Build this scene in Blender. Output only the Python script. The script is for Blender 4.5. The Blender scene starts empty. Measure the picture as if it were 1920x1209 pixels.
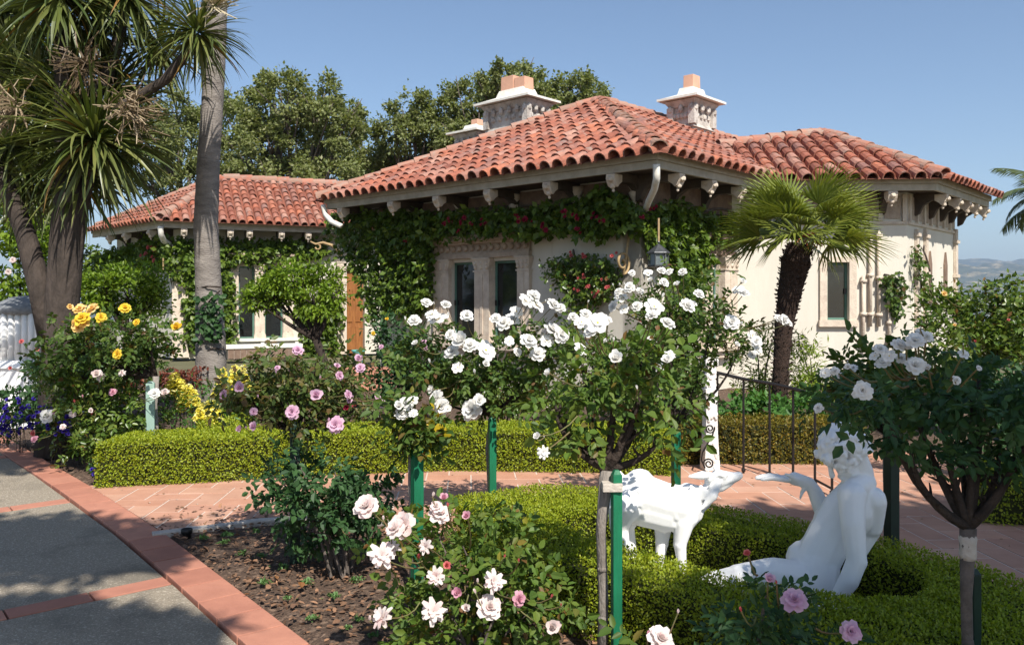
import bpy, bmesh, math, random
import numpy as np
from mathutils import Vector, Matrix, Quaternion

# ------------------------------------------------------------------ camera, sky, sun, exposure
SC = bpy.context.scene
F, CX, HY, CZ = 1560.0, 960.0, 562.0, 1.6        # focal length and horizon in photo pixels, eye height
cam_d = bpy.data.cameras.new('camera'); cam = bpy.data.objects.new('camera', cam_d)
SC.collection.objects.link(cam); SC.camera = cam
cam.location = (0, 0, CZ); cam.rotation_euler = (math.radians(90), 0, 0)
cam_d.sensor_width = 36; cam_d.lens = F / 1920 * 36; cam_d.shift_y = -(604.5 - HY) / 1920
cam_d.clip_start = 0.05; cam_d.clip_end = 30000

SUN_AZ = math.atan2(0.34, -0.94); SUN_EL = math.radians(47.5)
W = bpy.data.worlds.new('World'); SC.world = W; W.use_nodes = True
nt = W.node_tree
sky = nt.nodes.new('ShaderNodeTexSky'); sky.sky_type = 'NISHITA'; sky.sun_disc = False
sky.sun_elevation = SUN_EL; sky.sun_rotation = SUN_AZ
sky.altitude = 500; sky.air_density = 1.0; sky.dust_density = 1.0; sky.ozone_density = 2.1
bg = nt.nodes['Background']; bg.inputs[1].default_value = 0.096
nt.links.new(sky.outputs[0], bg.inputs[0])
sd = bpy.data.lights.new('sun', 'SUN'); sd.energy = 5.0; sd.angle = math.radians(0.5); sd.color = (1.0, 0.945, 0.86)
sun = bpy.data.objects.new('sun', sd); SC.collection.objects.link(sun)
SUNV = Vector((math.sin(SUN_AZ) * math.cos(SUN_EL), math.cos(SUN_AZ) * math.cos(SUN_EL), math.sin(SUN_EL)))
sun.rotation_euler = SUNV.to_track_quat('Z', 'Y').to_euler(); sun.location = (0, 0, 30)
SC.view_settings.view_transform = 'Standard'; SC.view_settings.look = 'None'
SC.view_settings.exposure = 0.58; SC.view_settings.gamma = 1.0; SC.view_settings.use_curve_mapping = False
SC.cycles.max_bounces = 6; SC.cycles.diffuse_bounces = 3; SC.cycles.glossy_bounces = 2
SC.cycles.transmission_bounces = 4; SC.cycles.transparent_max_bounces = 6; SC.cycles.volume_bounces = 0

# ------------------------------------------------------------------ helpers
COL = SC.collection
WL = {}
def P(px, py, Y): return Vector(((px - CX) / F * Y, Y, CZ - (py - HY) / F * Y))
def G(px, py): Y = F * CZ / (py - HY); return Vector(((px - CX) / F * Y, Y, 0))
def props(o, label=None, cat=None, group=None, kind=None):
    if label: o['label'] = label
    if cat: o['category'] = cat
    if group: o['group'] = group
    if kind: o['kind'] = kind
    return o
def link(o, parent=None, wl=(0, 0, 0)):
    COL.objects.link(o); wl = Vector(wl); WL[o.name] = wl
    if parent is not None:
        o.parent = parent; o.location = wl - WL[parent.name]
    else: o.location = wl
    return o
def empty(name, loc, label, cat, group=None):
    o = bpy.data.objects.new(name, None); o.empty_display_size = .1
    link(o, None, loc); return props(o, label, cat, group)
def mesh_np(name, V, Q, mat, parent=None, smooth=False, mats=None, mi=None):
    """V (n,3); Q list of (k,m) int arrays (quads, tris)"""
    me = bpy.data.meshes.new(name)
    V = np.asarray(V, dtype=np.float32)
    me.vertices.add(len(V)); me.vertices.foreach_set('co', V.ravel())
    loops = np.concatenate([np.asarray(q, np.int32).ravel() for q in Q])
    sizes = np.concatenate([np.full(len(q), np.asarray(q).shape[1], np.int32) for q in Q])
    starts = np.concatenate([[0], np.cumsum(sizes)[:-1]]).astype(np.int32)
    me.loops.add(len(loops)); me.loops.foreach_set('vertex_index', loops)
    me.polygons.add(len(sizes)); me.polygons.foreach_set('loop_start', starts); me.polygons.foreach_set('loop_total', sizes)
    for m in (mats or [mat]): me.materials.append(m)
    if mi is not None: me.polygons.foreach_set('material_index', np.asarray(mi, np.int32))
    me.update(calc_edges=True)
    if smooth: me.polygons.foreach_set('use_smooth', np.ones(len(sizes), bool))
    o = bpy.data.objects.new(name, me)
    return link(o, parent)
class MB:
    """collects shapes, builds ONE mesh object"""
    def __init__(s): s.v = []; s.f = []; s.n = 0
    def add(s, V, Fs):
        k = s.n; s.v.extend([tuple(map(float, p)) for p in V]); s.f.extend([tuple(i + k for i in f) for f in Fs]); s.n += len(V)
    def hexa(s, p):  # 8 corners: bottom 4 ccw, top 4 ccw
        s.add(p, [(3, 2, 1, 0), (4, 5, 6, 7), (0, 1, 5, 4), (1, 2, 6, 5), (2, 3, 7, 6), (3, 0, 4, 7)])
    def box(s, x0, x1, y0, y1, z0, z1):
        s.hexa([(x0, y0, z0), (x1, y0, z0), (x1, y1, z0), (x0, y1, z0), (x0, y0, z1), (x1, y0, z1), (x1, y1, z1), (x0, y1, z1)])
    def fbox(s, fr, u0, u1, d0, d1, z0, z1):
        """box in a wall frame: u along, d outwards"""
        q = [fr.p(u0, z0, d0), fr.p(u1, z0, d0), fr.p(u1, z0, d1), fr.p(u0, z0, d1), fr.p(u0, z1, d0), fr.p(u1, z1, d0), fr.p(u1, z1, d1), fr.p(u0, z1, d1)]
        s.hexa(q)
    def tube(s, pts, rad, seg=6, cap=True):
        pts = [Vector(p) for p in pts]; n = len(pts)
        if not hasattr(rad, '__len__'): rad = [rad] * n
        t0 = (pts[1] - pts[0]).normalized(); up = Vector((0, 0, 1)) if abs(t0.z) < .9 else Vector((1, 0, 0))
        a = t0.cross(up).normalized(); V = []
        for i in range(n):
            t = (pts[min(i + 1, n - 1)] - pts[max(i - 1, 0)]).normalized()
            a = (a - t * a.dot(t)).normalized(); b = t.cross(a)
            for k in range(seg):
                th = 2 * math.pi * k / seg; V.append(pts[i] + (a * math.cos(th) + b * math.sin(th)) * rad[i])
        Fs = [(i * seg + k, i * seg + (k + 1) % seg, (i + 1) * seg + (k + 1) % seg, (i + 1) * seg + k) for i in range(n - 1) for k in range(seg)]
        if cap: Fs += [tuple(range(seg - 1, -1, -1)), tuple(range((n - 1) * seg, n * seg))]
        s.add(V, Fs)
    def lathe(s, c, prof, seg=12):
        """prof: list of (r,z) bottom to top"""
        V = [(c[0] + r * math.cos(2 * math.pi * k / seg), c[1] + r * math.sin(2 * math.pi * k / seg), c[2] + z) for r, z in prof for k in range(seg)]
        n = len(prof); Fs = [(i * seg + k, i * seg + (k + 1) % seg, (i + 1) * seg + (k + 1) % seg, (i + 1) * seg + k) for i in range(n - 1) for k in range(seg)]
        Fs += [tuple(range(seg - 1, -1, -1)), tuple(range((n - 1) * seg, n * seg))]; s.add(V, Fs)
    def frust(s, fr, u, d, z0, z1, a0, b0, a1, b1):
        """square frustum: half-width a along u, b along d"""
        s.hexa([fr.p(u - a0, z0, d - b0), fr.p(u + a0, z0, d - b0), fr.p(u + a0, z0, d + b0), fr.p(u - a0, z0, d + b0), fr.p(u - a1, z1, d - b1), fr.p(u + a1, z1, d - b1), fr.p(u + a1, z1, d + b1), fr.p(u - a1, z1, d + b1)])
    def prism(s, poly, ext):
        """poly list of 3d points, extruded by vector ext"""
        n = len(poly); ext = Vector(ext); V = [Vector(p) for p in poly] + [Vector(p) + ext for p in poly]
        s.add(V, [tuple(range(n - 1, -1, -1)), tuple(range(n, 2 * n))] + [(i, (i + 1) % n, n + (i + 1) % n, n + i) for i in range(n)])
    def blob(s, c, r, rot=None, sub=1):
        bm = bmesh.new(); bmesh.ops.create_icosphere(bm, subdivisions=sub, radius=1)
        R = rot or Matrix.Identity(3)
        V = [Vector(c) + R @ Vector((v.co.x * r[0], v.co.y * r[1], v.co.z * r[2])) for v in bm.verts]
        Fs = [tuple(v.index for v in f.verts) for f in bm.faces]; bm.free(); s.add(V, Fs)
    def build(s, name, mat, parent=None, smooth=False, bevel=0):
        me = bpy.data.meshes.new(name); me.from_pydata(s.v, [], s.f); me.materials.append(mat)
        bm = bmesh.new(); bm.from_mesh(me); bmesh.ops.recalc_face_normals(bm, faces=bm.faces)
        if bevel: bmesh.ops.bevel(bm, geom=[e for e in bm.edges if e.calc_face_angle(0) > .6], offset=bevel, segments=2, affect='EDGES', profile=.6)
        bm.to_mesh(me); bm.free()
        if smooth: me.polygons.foreach_set('use_smooth', [True] * len(me.polygons))
        return link(bpy.data.objects.new(name, me), parent)
class Fr:
    """vertical wall frame: origin, u along, n outwards"""
    def __init__(s, o, u, n): s.o = Vector((o[0], o[1])); s.u = Vector(u).normalized(); s.n = Vector(n).normalized()
    def p(s, u, z, d=0): q = s.o + s.u * u + s.n * d; return Vector((q.x, q.y, z))
    def hit(s, px, py, d=0):
        r = Vector(((px - CX) / F, 1.0)); o = s.o + s.n * d; Y = s.n.dot(o) / s.n.dot(r)
        q = r * Y; return (q - s.o).dot(s.u), CZ - (py - HY) / F * Y
def norm(a): return a / np.maximum(np.linalg.norm(a, axis=-1, keepdims=True), 1e-9)
def bez(a, b, c, n=6): return [Vector(a) * (1 - t) ** 2 + Vector(b) * 2 * t * (1 - t) + Vector(c) * t * t for t in [i / n for i in range(n + 1)]]

# ------------------------------------------------------------------ materials
def nodes(name):
    m = bpy.data.materials.new(name); m.use_nodes = True
    return m, m.node_tree.nodes, m.node_tree.links, m.node_tree.nodes['Principled BSDF']
def rnd_node(N, L):
    oi = N.new('ShaderNodeObjectInfo'); ge = N.new('ShaderNodeNewGeometry')
    a = N.new('ShaderNodeMath'); a.operation = 'ADD'; L.new(oi.outputs['Random'], a.inputs[0]); L.new(ge.outputs['Random Per Island'], a.inputs[1])
    f = N.new('ShaderNodeMath'); f.operation = 'FRACT'; L.new(a.outputs[0], f.inputs[0]); return f.outputs[0]
def ramp(N, cols):
    r = N.new('ShaderNodeValToRGB'); e = r.color_ramp.elements
    while len(e) < len(cols): e.new(.5)
    for i, c in enumerate(cols):
        pos = i / max(1, len(cols) - 1)
        if len(c) == 4: pos = c[3]
        e[i].position = pos; e[i].color = (*c[:3], 1)
    return r
def M(name, c1, c2=None, ns=4.0, rough=.7, bump=0.0, bs=30.0, rnd=None, spec=.3, stain=None, detail=6, c3=None, metal=0, stretch=None):
    """surface: noise between c1 and c2, optional random tint per piece (list of colours), stain colour, bump"""
    m, N, L, b = nodes(name); b.inputs['Roughness'].default_value = rough; b.inputs['Specular IOR Level'].default_value = spec; b.inputs['Metallic'].default_value = metal
    tc = N.new('ShaderNodeNewGeometry'); vec = tc.outputs['Position']
    if stretch:
        mp = N.new('ShaderNodeMapping'); mp.inputs['Scale'].default_value = stretch; L.new(vec, mp.inputs[0]); vec = mp.outputs[0]
    c2 = c2 or tuple(x * .75 for x in c1)
    n = N.new('ShaderNodeTexNoise'); n.inputs['Scale'].default_value = ns; n.inputs['Detail'].default_value = detail; n.inputs['Roughness'].default_value = .65; L.new(vec, n.inputs['Vector'])
    cols = [(*c1, .35), (*c2, .65)] if not c3 else [(*c1, .32), (*c2, .5), (*c3, .68)]
    r = ramp(N, cols); L.new(n.outputs[0], r.inputs[0]); out = r.outputs[0]
    if rnd:
        rr = ramp(N, rnd); L.new(rnd_node(N, L), rr.inputs[0])
        mx = N.new('ShaderNodeMix'); mx.data_type = 'RGBA'; mx.blend_type = 'MULTIPLY'; mx.inputs[0].default_value = 1
        L.new(out, mx.inputs[6]); L.new(rr.outputs[0], mx.inputs[7]); out = mx.outputs[2]
    if stain:
        sc, th, colr, amt = stain
        n2 = N.new('ShaderNodeTexNoise'); n2.inputs['Scale'].default_value = sc; n2.inputs['Detail'].default_value = 8; n2.inputs['Roughness'].default_value = .7; L.new(vec, n2.inputs['Vector'])
        r2 = ramp(N, [(0, 0, 0, th), (amt, amt, amt, min(1, th + .12))]); L.new(n2.outputs[0], r2.inputs[0])
        mx = N.new('ShaderNodeMix'); mx.data_type = 'RGBA'; L.new(r2.outputs[0], mx.inputs[0]); L.new(out, mx.inputs[6]); mx.inputs[7].default_value = (*colr, 1); out = mx.outputs[2]
    L.new(out, b.inputs['Base Color'])
    if bump:
        nb = N.new('ShaderNodeTexNoise'); nb.inputs['Scale'].default_value = bs; nb.inputs['Detail'].default_value = 5; L.new(vec, nb.inputs['Vector'])
        bp = N.new('ShaderNodeBump'); bp.inputs['Strength'].default_value = bump; bp.inputs['Distance'].default_value = .02; L.new(nb.outputs[0], bp.inputs['Height']); L.new(bp.outputs[0], b.inputs['Normal'])
    return m
def LM(name, cols, trans=.3, rough=.5, spec=.35):
    """leaf or petal: random colour per leaf, some light shining through"""
    m, N, L, b = nodes(name); rr = ramp(N, cols); L.new(rnd_node(N, L), rr.inputs[0])
    L.new(rr.outputs[0], b.inputs['Base Color']); b.inputs['Roughness'].default_value = rough; b.inputs['Specular IOR Level'].default_value = spec
    t = N.new('ShaderNodeBsdfTranslucent'); g = N.new('ShaderNodeMix'); g.data_type = 'RGBA'; g.blend_type = 'MULTIPLY'; g.inputs[0].default_value = 1
    L.new(rr.outputs[0], g.inputs[6]); g.inputs[7].default_value = (1.25, 1.3, .6, 1) if trans < .4 else (1, 1, 1, 1); L.new(g.outputs[2], t.inputs[0])
    mx = N.new('ShaderNodeMixShader'); mx.inputs[0].default_value = trans
    L.new(b.outputs[0], mx.inputs[1]); L.new(t.outputs[0], mx.inputs[2]); L.new(mx.outputs[0], N['Material Output'].inputs[0]); return m
mt = {}
mt['stucco'] = M('stucco', (.64, .595, .515), (.58, .535, .455), ns=2, rough=.85, bump=.15, bs=60, stain=(3.2, .58, (.43, .37, .29), .4), stretch=(1, 1, .2))
mt['stone'] = M('carved_stone', (.66, .57, .46), (.50, .41, .33), ns=6, rough=.8, bump=.5, bs=45, stain=(4, .6, (.36, .28, .22), .5))
mt['stone_mid'] = M('tan_stone', (.50, .40, .31), (.34, .26, .20), ns=6, rough=.85, bump=.5, bs=50)
mt['stone_brown'] = M('brown_stone', (.24, .165, .12), (.15, .10, .075), ns=7, rough=.85, bump=.5, bs=50)
mt['trim'] = M('painted_trim', (.46, .41, .33), (.34, .30, .23), ns=5, rough=.55, bump=.1, bs=40, stain=(9, .6, (.38, .32, .25), .6))
mt['white_paint'] = M('white_paint', (.78, .76, .70), (.66, .62, .54), ns=9, rough=.5, stain=(14, .6, (.42, .37, .3), .7))
mt['soffit'] = M('soffit_wood', (.10, .075, .055), (.06, .045, .035), ns=6, rough=.8)
mt['terracotta'] = M('roof_terracotta', (.40, .155, .10), (.26, .105, .075), ns=9, rough=.8, bump=.35, bs=60, rnd=[(1.2, 1.15, 1.05), (.62, .56, .56), (1.1, .95, .85), (.8, .72, .7), (1.15, 1.6, 1.8), (1, 1, 1), (.7, .9, 1.1), (1.25, 1.1, .9)], stain=(5, .56, (.30, .25, .21), .75))
mt['mortar'] = M('roof_mortar', (.36, .29, .23), (.25, .20, .17), ns=9, rough=.9, bump=.6, bs=30)
mt['ridge'] = M('ridge_terracotta', (.40, .17, .11), (.33, .19, .14), ns=8, rough=.85, bump=.4, bs=40, rnd=[(1.1, 1, 1), (.8, .95, 1), (1, 1.2, 1.3), (.9, .8, .8)], stain=(6, .54, (.30, .26, .22), .7))
mt['roofbase'] = M('roof_pan', (.24, .085, .055), (.16, .06, .04), ns=9, rough=.9)  # darker than the tiles: shade under the tile arches put into the colour
mt['green_paint'] = M('green_paint', (.10, .20, .155), (.08, .16, .125), ns=6, rough=.45)
mt['stake'] = M('green_stake_paint', (.012, .16, .075), (.01, .11, .052), ns=14, rough=.5, stretch=(1, 1, .2), stain=(40, .66, (.22, .2, .15), .7), bump=.2, bs=60)
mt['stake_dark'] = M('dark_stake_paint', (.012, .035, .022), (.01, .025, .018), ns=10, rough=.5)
mt['stake_pale'] = M('pale_stake_paint', (.30, .42, .36), (.22, .33, .28), ns=20, rough=.6, stretch=(1, 1, .1))
mt['marble'] = M('white_marble', (.87, .865, .85), (.82, .815, .80), ns=5, rough=.45, bump=.05, bs=45, spec=.35, stain=(4.2, .60, (.58, .56, .51), .32), stretch=(1, 1, .5))
mt['marble_old'] = M('weathered_marble', (.80, .78, .74), (.66, .64, .60), ns=9, rough=.7, bump=.6, bs=40, stain=(3, .62, (.5, .47, .43), .35))
mt['grey_stone'] = M('grey_stone', (.22, .23, .24), (.15, .16, .17), ns=12, rough=.8, bump=.3)
mt['iron'] = M('black_iron', (.008, .008, .009), (.014, .010, .009), ns=30, rough=.5, spec=.5)
mt['lead'] = M('grey_lead', (.10, .105, .11), (.06, .063, .066), ns=20, rough=.5, metal=.5)
mt['ochre'] = M('ochre_iron', (.42, .30, .15), (.30, .2, .1), ns=20, rough=.6)
mt['wood'] = M('door_wood', (.33, .14, .045), (.22, .085, .03), ns=3, rough=.45, stretch=(8, 8, 1))
mt['grey_trunk'] = M('rose_trunk_bark', (.30, .27, .24), (.19, .165, .145), ns=14, rough=.9, bump=.9, bs=60, stretch=(1, 1, .3))
mt['dark_bark'] = M('dark_bark', (.05, .036, .028), (.022, .016, .013), ns=18, rough=.9, bump=.8, bs=50)
mt['oak_bark'] = M('oak_bark', (.16, .13, .11), (.08, .065, .055), ns=10, rough=.9, bump=.8, bs=30)
mt['cord_bark'] = M('cordyline_bark', (.075, .058, .048), (.038, .03, .025), ns=9, rough=.95, bump=1, bs=24, stretch=(1, 1, .45))
mt['palm_bark'] = M('palm_bark', (.27, .24, .215), (.16, .14, .125), ns=5, rough=.9, bump=.7, bs=30, stretch=(1, 1, 3), stain=(2.4, .58, (.15, .13, .115), .6))
mt['fibre'] = M('palm_fibre', (.055, .034, .025), (.025, .016, .012), ns=25, rough=1, bump=1, bs=60)
mt['twig'] = M('green_twig', (.12, .15, .05), (.16, .10, .05), ns=10, rough=.7)
mt['mulch'] = M('mulch', (.15, .10, .07), (.07, .045, .032), ns=22, rough=1, bump=1, bs=55, c3=(.25, .17, .12), stain=(1.6, .6, (.22, .16, .11), .3))
mt['chip'] = M('bark_chip', (.2, .13, .09), (.12, .075, .05), ns=10, rough=1, rnd=[(.5, .45, .4), (1, .9, .8), (1.5, 1.3, 1.1), (.8, .7, .65), (2.0, 1.7, 1.4)])
mt['slab'] = M('aggregate_slab', (.39, .335, .262), (.25, .213, .163), ns=60, rough=.95, bump=.8, bs=90, c3=(.54, .475, .385), detail=3, stain=(.75, .52, (.13, .115, .09), .6), rnd=[(.95, .95, .95), (1.05, 1.03, 1)])
mt['tile'] = M('paving_terracotta', (.52, .295, .205), (.44, .235, .16), ns=3.5, rough=.75, bump=.12, bs=70, rnd=[(1, 1, 1), (.88, .84, .82), (1.06, 1.1, 1.1), (.94, .9, .9), (1.0, .93, .88)], stain=(2.2, .62, (.33, .17, .12), .5))
mt['tile_border'] = M('border_terracotta', (.48, .215, .145), (.40, .175, .12), ns=4, rough=.75, bump=.15, bs=60, rnd=[(1, 1, 1), (.85, .82, .82), (1.08, 1.12, 1.12), (.93, .9, .9)], stain=(2.5, .6, (.26, .13, .09), .5))
mt['grout'] = M('pale_grout', (.62, .52, .44), (.52, .43, .36), ns=20, rough=.95)
mt['kerb'] = M('concrete_kerb', (.52, .47, .41), (.42, .37, .32), ns=8, rough=.95, bump=.5, bs=50)
mt['ground'] = M('dry_ground', (.16, .14, .08), (.10, .10, .05), ns=.3, rough=1)
mt['hill'] = M('far_hills', (.10, .105, .05), (.045, .055, .028), ns=.011, rough=1, c3=(.34, .27, .15))
mt['potglaze'] = M('turquoise_glaze', (.12, .42, .38), (.09, .33, .31), ns=9, rough=.25)
mt['glass'] = M('window_glass', (.012, .014, .015), (.02, .022, .022), ns=2, rough=.06, spec=.6)
mt['black'] = M('black_plastic', (.02, .02, .02), (.015, .015, .015), rough=.4)
mt['orange_leaf'] = LM('fallen_leaf', [(.32, .10, .035), (.24, .12, .05), (.38, .16, .06)], trans=.2)
# foliage
mt['hedge'] = LM('clipped_box_leaf', [(.20, .265, .014), (.28, .34, .02), (.24, .30, .016), (.36, .38, .025), (.14, .20, .012)], trans=.28, rough=.45)
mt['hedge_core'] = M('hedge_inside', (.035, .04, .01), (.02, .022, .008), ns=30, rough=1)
mt['hedge_olive'] = LM('olive_box_leaf', [(.12, .115, .014), (.20, .165, .016), (.09, .085, .014), (.24, .15, .02)], trans=.25)
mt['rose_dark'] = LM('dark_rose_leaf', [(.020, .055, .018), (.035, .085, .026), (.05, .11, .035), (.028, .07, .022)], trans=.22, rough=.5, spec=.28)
mt['rose_mid'] = LM('rose_leaf', [(.04, .085, .018), (.07, .125, .022), (.055, .10, .02), (.10, .15, .025, .7), (.06, .11, .02, .92), (.12, .06, .025, .97), (.15, .15, .02, 1)], trans=.28, rough=.5, spec=.28)
mt['rose_light'] = LM('light_rose_leaf', [(.07, .13, .02), (.10, .17, .025), (.055, .105, .02), (.13, .18, .03, .7), (.10, .16, .025, .9), (.16, .075, .03, .96), (.2, .19, .02, 1)], trans=.3, rough=.5, spec=.28)
mt['rose_rust'] = LM('rust_rose_leaf', [(.05, .09, .02), (.08, .115, .025), (.06, .10, .022), (.10, .125, .025, .7), (.12, .075, .03, .9), (.14, .13, .025, 1)], trans=.28, rough=.45)
mt['rose_yellow'] = LM('yellow_rose_leaf', [(.12, .14, .02), (.45, .32, .01), (.3, .25, .015), (.55, .4, .015)], trans=.3)
mt['vine'] = LM('vine_leaf', [(.05, .09, .012), (.08, .14, .016), (.11, .175, .02), (.15, .21, .025), (.06, .105, .015)], trans=.3, rough=.42, spec=.4)
mt['citrus'] = LM('citrus_leaf', [(.10, .18, .012), (.15, .24, .016), (.20, .28, .025), (.08, .15, .012)], trans=.33, rough=.42)
mt['oak'] = LM('oak_leaf', [(.13, .165, .05), (.18, .21, .065), (.225, .25, .085), (.15, .175, .065), (.26, .26, .12)], trans=.36, rough=.5)
mt['shrub'] = LM('shrub_leaf', [(.04, .085, .014), (.07, .13, .018), (.10, .165, .025), (.15, .2, .03, .7), (.08, .13, .02, .95), (.2, .1, .03, .98), (.06, .1, .02, 1)], trans=.3, rough=.35, spec=.5)
mt['lime'] = LM('lime_leaf', [(.19, .28, .02), (.26, .34, .03), (.14, .23, .02), (.3, .36, .05)], trans=.4)
mt['green'] = LM('fresh_leaf', [(.05, .14, .025), (.075, .19, .035), (.10, .22, .05), (.04, .11, .02)], trans=.35)
mt['seedling'] = LM('seedling_leaf', [(.09, .19, .05), (.14, .25, .08), (.07, .15, .04)], trans=.3)
mt['red_leaf'] = LM('red_leaf', [(.13, .025, .02), (.2, .05, .03), (.10, .03, .02), (.25, .09, .05)], trans=.3)
mt['cord'] = LM('sword_leaf', [(.04, .065, .015), (.085, .115, .024), (.18, .19, .055), (.055, .08, .018), (.12, .14, .04, .8), (.10, .13, .035, .95), (.26, .13, .03, 1)], trans=.22, rough=.38, spec=.5)
mt['fan'] = LM('fan_palm_leaf', [(.10, .135, .02), (.16, .195, .028), (.22, .245, .045), (.12, .155, .024)], trans=.25, rough=.4, spec=.45)
mt['feather'] = LM('feather_palm_leaf', [(.07, .10, .04), (.11, .14, .06), (.05, .08, .03)], trans=.2)
mt['dry'] = LM('dry_flower_stalk', [(.36, .27, .17), (.26, .19, .12), (.45, .36, .24), (.2, .14, .09)], trans=.2)
mt['cream'] = LM('cream_flower_stalk', [(.62, .54, .38), (.5, .42, .28), (.7, .63, .46)], trans=.25)
mt['dead'] = LM('dead_leaf', [(.12, .085, .05), (.2, .14, .08), (.07, .05, .035)], trans=.15)
PET = {'white': LM('white_petal', [(.87, .86, .82), (.90, .89, .87), (.84, .82, .77)], trans=.42, rough=.6, spec=.15),
       'blush': LM('blush_petal', [(.84, .74, .71), (.86, .79, .75), (.82, .64, .62)], trans=.42, rough=.6, spec=.15),
       'pink': LM('pink_petal', [(.72, .36, .46), (.80, .48, .56), (.66, .30, .42)], trans=.42, rough=.6, spec=.15),
       'mauve': LM('mauve_petal', [(.74, .48, .62), (.80, .56, .68), (.68, .40, .56)], trans=.42, rough=.6, spec=.15),
       'yellow': LM('yellow_petal', [(.85, .62, .05), (.9, .68, .10), (.82, .52, .03)], trans=.42, rough=.6, spec=.15),
       'apricot': LM('apricot_petal', [(.88, .60, .20), (.92, .70, .34), (.86, .52, .13)], trans=.42, rough=.6, spec=.15),
       'coral': LM('coral_petal', [(.66, .14, .14), (.75, .24, .22), (.58, .10, .12)], trans=.42, rough=.6, spec=.15),
       'magenta': LM('magenta_petal', [(.34, .015, .05), (.45, .03, .08), (.26, .01, .035)], trans=.42, rough=.6, spec=.15),
       'blue': LM('blue_petal', [(.06, .035, .36), (.10, .06, .48), (.045, .025, .26)], trans=.42, rough=.6, spec=.15),
       'snap': LM('snapdragon_petal', [(.88, .78, .07), (.92, .85, .25), (.9, .8, .14), (.94, .9, .5)], trans=.42, rough=.6, spec=.15)}

# ------------------------------------------------------------------ foliage builders
def leaves_np(pos, dr, nr, Ln, Wd, oval=False, fold=.18):
    dr = norm(dr); nr = nr - dr * np.sum(nr * dr, 1, keepdims=True); nr = norm(nr); sd_ = np.cross(dr, nr)
    Ln = Ln[:, None]; Wd = Wd[:, None]; n = len(pos)
    if not oval:
        V = np.stack([pos, pos + dr * Ln * .45 + sd_ * Wd * .5 + nr * Wd * fold, pos + dr * Ln, pos + dr * Ln * .45 - sd_ * Wd * .5 + nr * Wd * fold], 1)
        k = np.arange(n)[:, None] * 4
        return V.reshape(-1, 3), [np.concatenate([k, k + 1, k + 2], 1), np.concatenate([k, k + 2, k + 3], 1)]
    V = np.stack([pos, pos + dr * Ln * .28 + sd_ * Wd * .46 + nr * Wd * fold, pos + dr * Ln * .66 + sd_ * Wd * .4 + nr * Wd * fold * .8, pos + dr * Ln - nr * Ln * .08,
                  pos + dr * Ln * .66 - sd_ * Wd * .4 + nr * Wd * fold * .8, pos + dr * Ln * .28 - sd_ * Wd * .46 + nr * Wd * fold], 1)
    k = np.arange(n)[:, None] * 6
    return V.reshape(-1, 3), [np.concatenate([k, k + 1, k + 2, k + 3], 1), np.concatenate([k, k + 3, k + 4, k + 5], 1)]
def rdir(rng, n): return norm(rng.normal(size=(n, 3)))
def cloud(rng, blobs, n, sub=12, sig=.26, shell=(.45, 1.0), up=.5):
    """leaf positions, directions, normals in lumps over a list of (centre, (rx,ry,rz))"""
    ps, ds, ns_ = [], [], []
    w = np.array([(r[0] * r[2]) for c, r in blobs]); w = w / w.sum()
    for (c, r), wi in zip(blobs, w):
        m = max(4, int(n * wi)); r = np.array(r); c = np.array(c)
        kd = rdir(rng, sub); kc = kd * (shell[0] + (shell[1] - shell[0]) * rng.random((sub, 1)) ** .6)
        wt = rng.random(sub) + .35; idx = rng.choice(sub, m, p=wt / wt.sum())
        q = kc[idx] + rng.normal(0, sig, (m, 3)) * (.6 + .6 * rng.random((sub, 1)))[idx]
        out = norm(q); ps.append(c + q * r)
        ds.append(norm(out * .6 + rng.normal(size=(m, 3)) * .6 + np.array([0, 0, -.15])))
        ns_.append(norm(out * .5 + np.array([0, 0, up]) + rng.normal(size=(m, 3)) * .45))
    return np.concatenate(ps), np.concatenate(ds), np.concatenate(ns_)
def foliage(name, rng, blobs, n, L, mat, parent=None, asp=.55, oval=False, sub=12, sig=.26, shell=(.45, 1.0), zmin=None, up=.5):
    p, d, nr = cloud(rng, blobs, n, sub, sig, shell, up)
    if zmin is not None: k = p[:, 2] > zmin; p, d, nr = p[k], d[k], nr[k]
    if oval and asp > .3: p, d, nr = compound(rng, p[::5], d[::5], nr[::5], L)
    l = L * (.65 + .7 * rng.random(len(p))); V, Q = leaves_np(p, d, nr, l, l * asp, oval)
    return mesh_np(name, V, Q, mat, parent)
def compound(rng, p, d, nr, L):
    """five leaflets along each leaf stalk"""
    d = norm(d); nr = norm(nr - d * np.sum(d * nr, 1, keepdims=True)); sd_ = np.cross(d, nr); ps, ds, ns_ = [], [], []; k = (L * 2.1 * (.75 + .5 * rng.random((len(p), 1))))
    for t, s_ in ((.3, 1), (.33, -1), (.62, 1), (.66, -1), (.85, 0)):
        ps.append(p + d * k * t + nr * k * (-.25 * t * t)); ds.append(norm(d * (.55 if s_ else 1.2) + sd_ * s_ * .85 - nr * .25 * t + rng.normal(size=p.shape) * .12)); ns_.append(norm(nr + rng.normal(size=p.shape) * .22))
    return np.concatenate(ps), np.concatenate(ds), np.concatenate(ns_)
def leaf_proto(mat, asp=.62, comp=False):
    if comp:
        p, d, nr = compound(np.random.default_rng(4), np.zeros((1, 3)), np.array([[0, 1., 0]]), np.array([[0, 0, 1.]]), 1.); V, Q = leaves_np(p, d, nr, np.array([.8, .8, .95, .95, 1.1]), np.array([.8, .8, .95, .95, 1.1]) * asp, True)
    else: V, Q = leaves_np(np.zeros((1, 3)), np.array([[0, 1., 0]]), np.array([[0, 0, 1.]]), np.array([1.]), np.array([asp]), True)
    me = bpy.data.meshes.new('leaf'); me.from_pydata([tuple(v) for v in V], [], [tuple(int(i) for i in f) for q in Q for f in q]); me.materials.append(mat); return me
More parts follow.
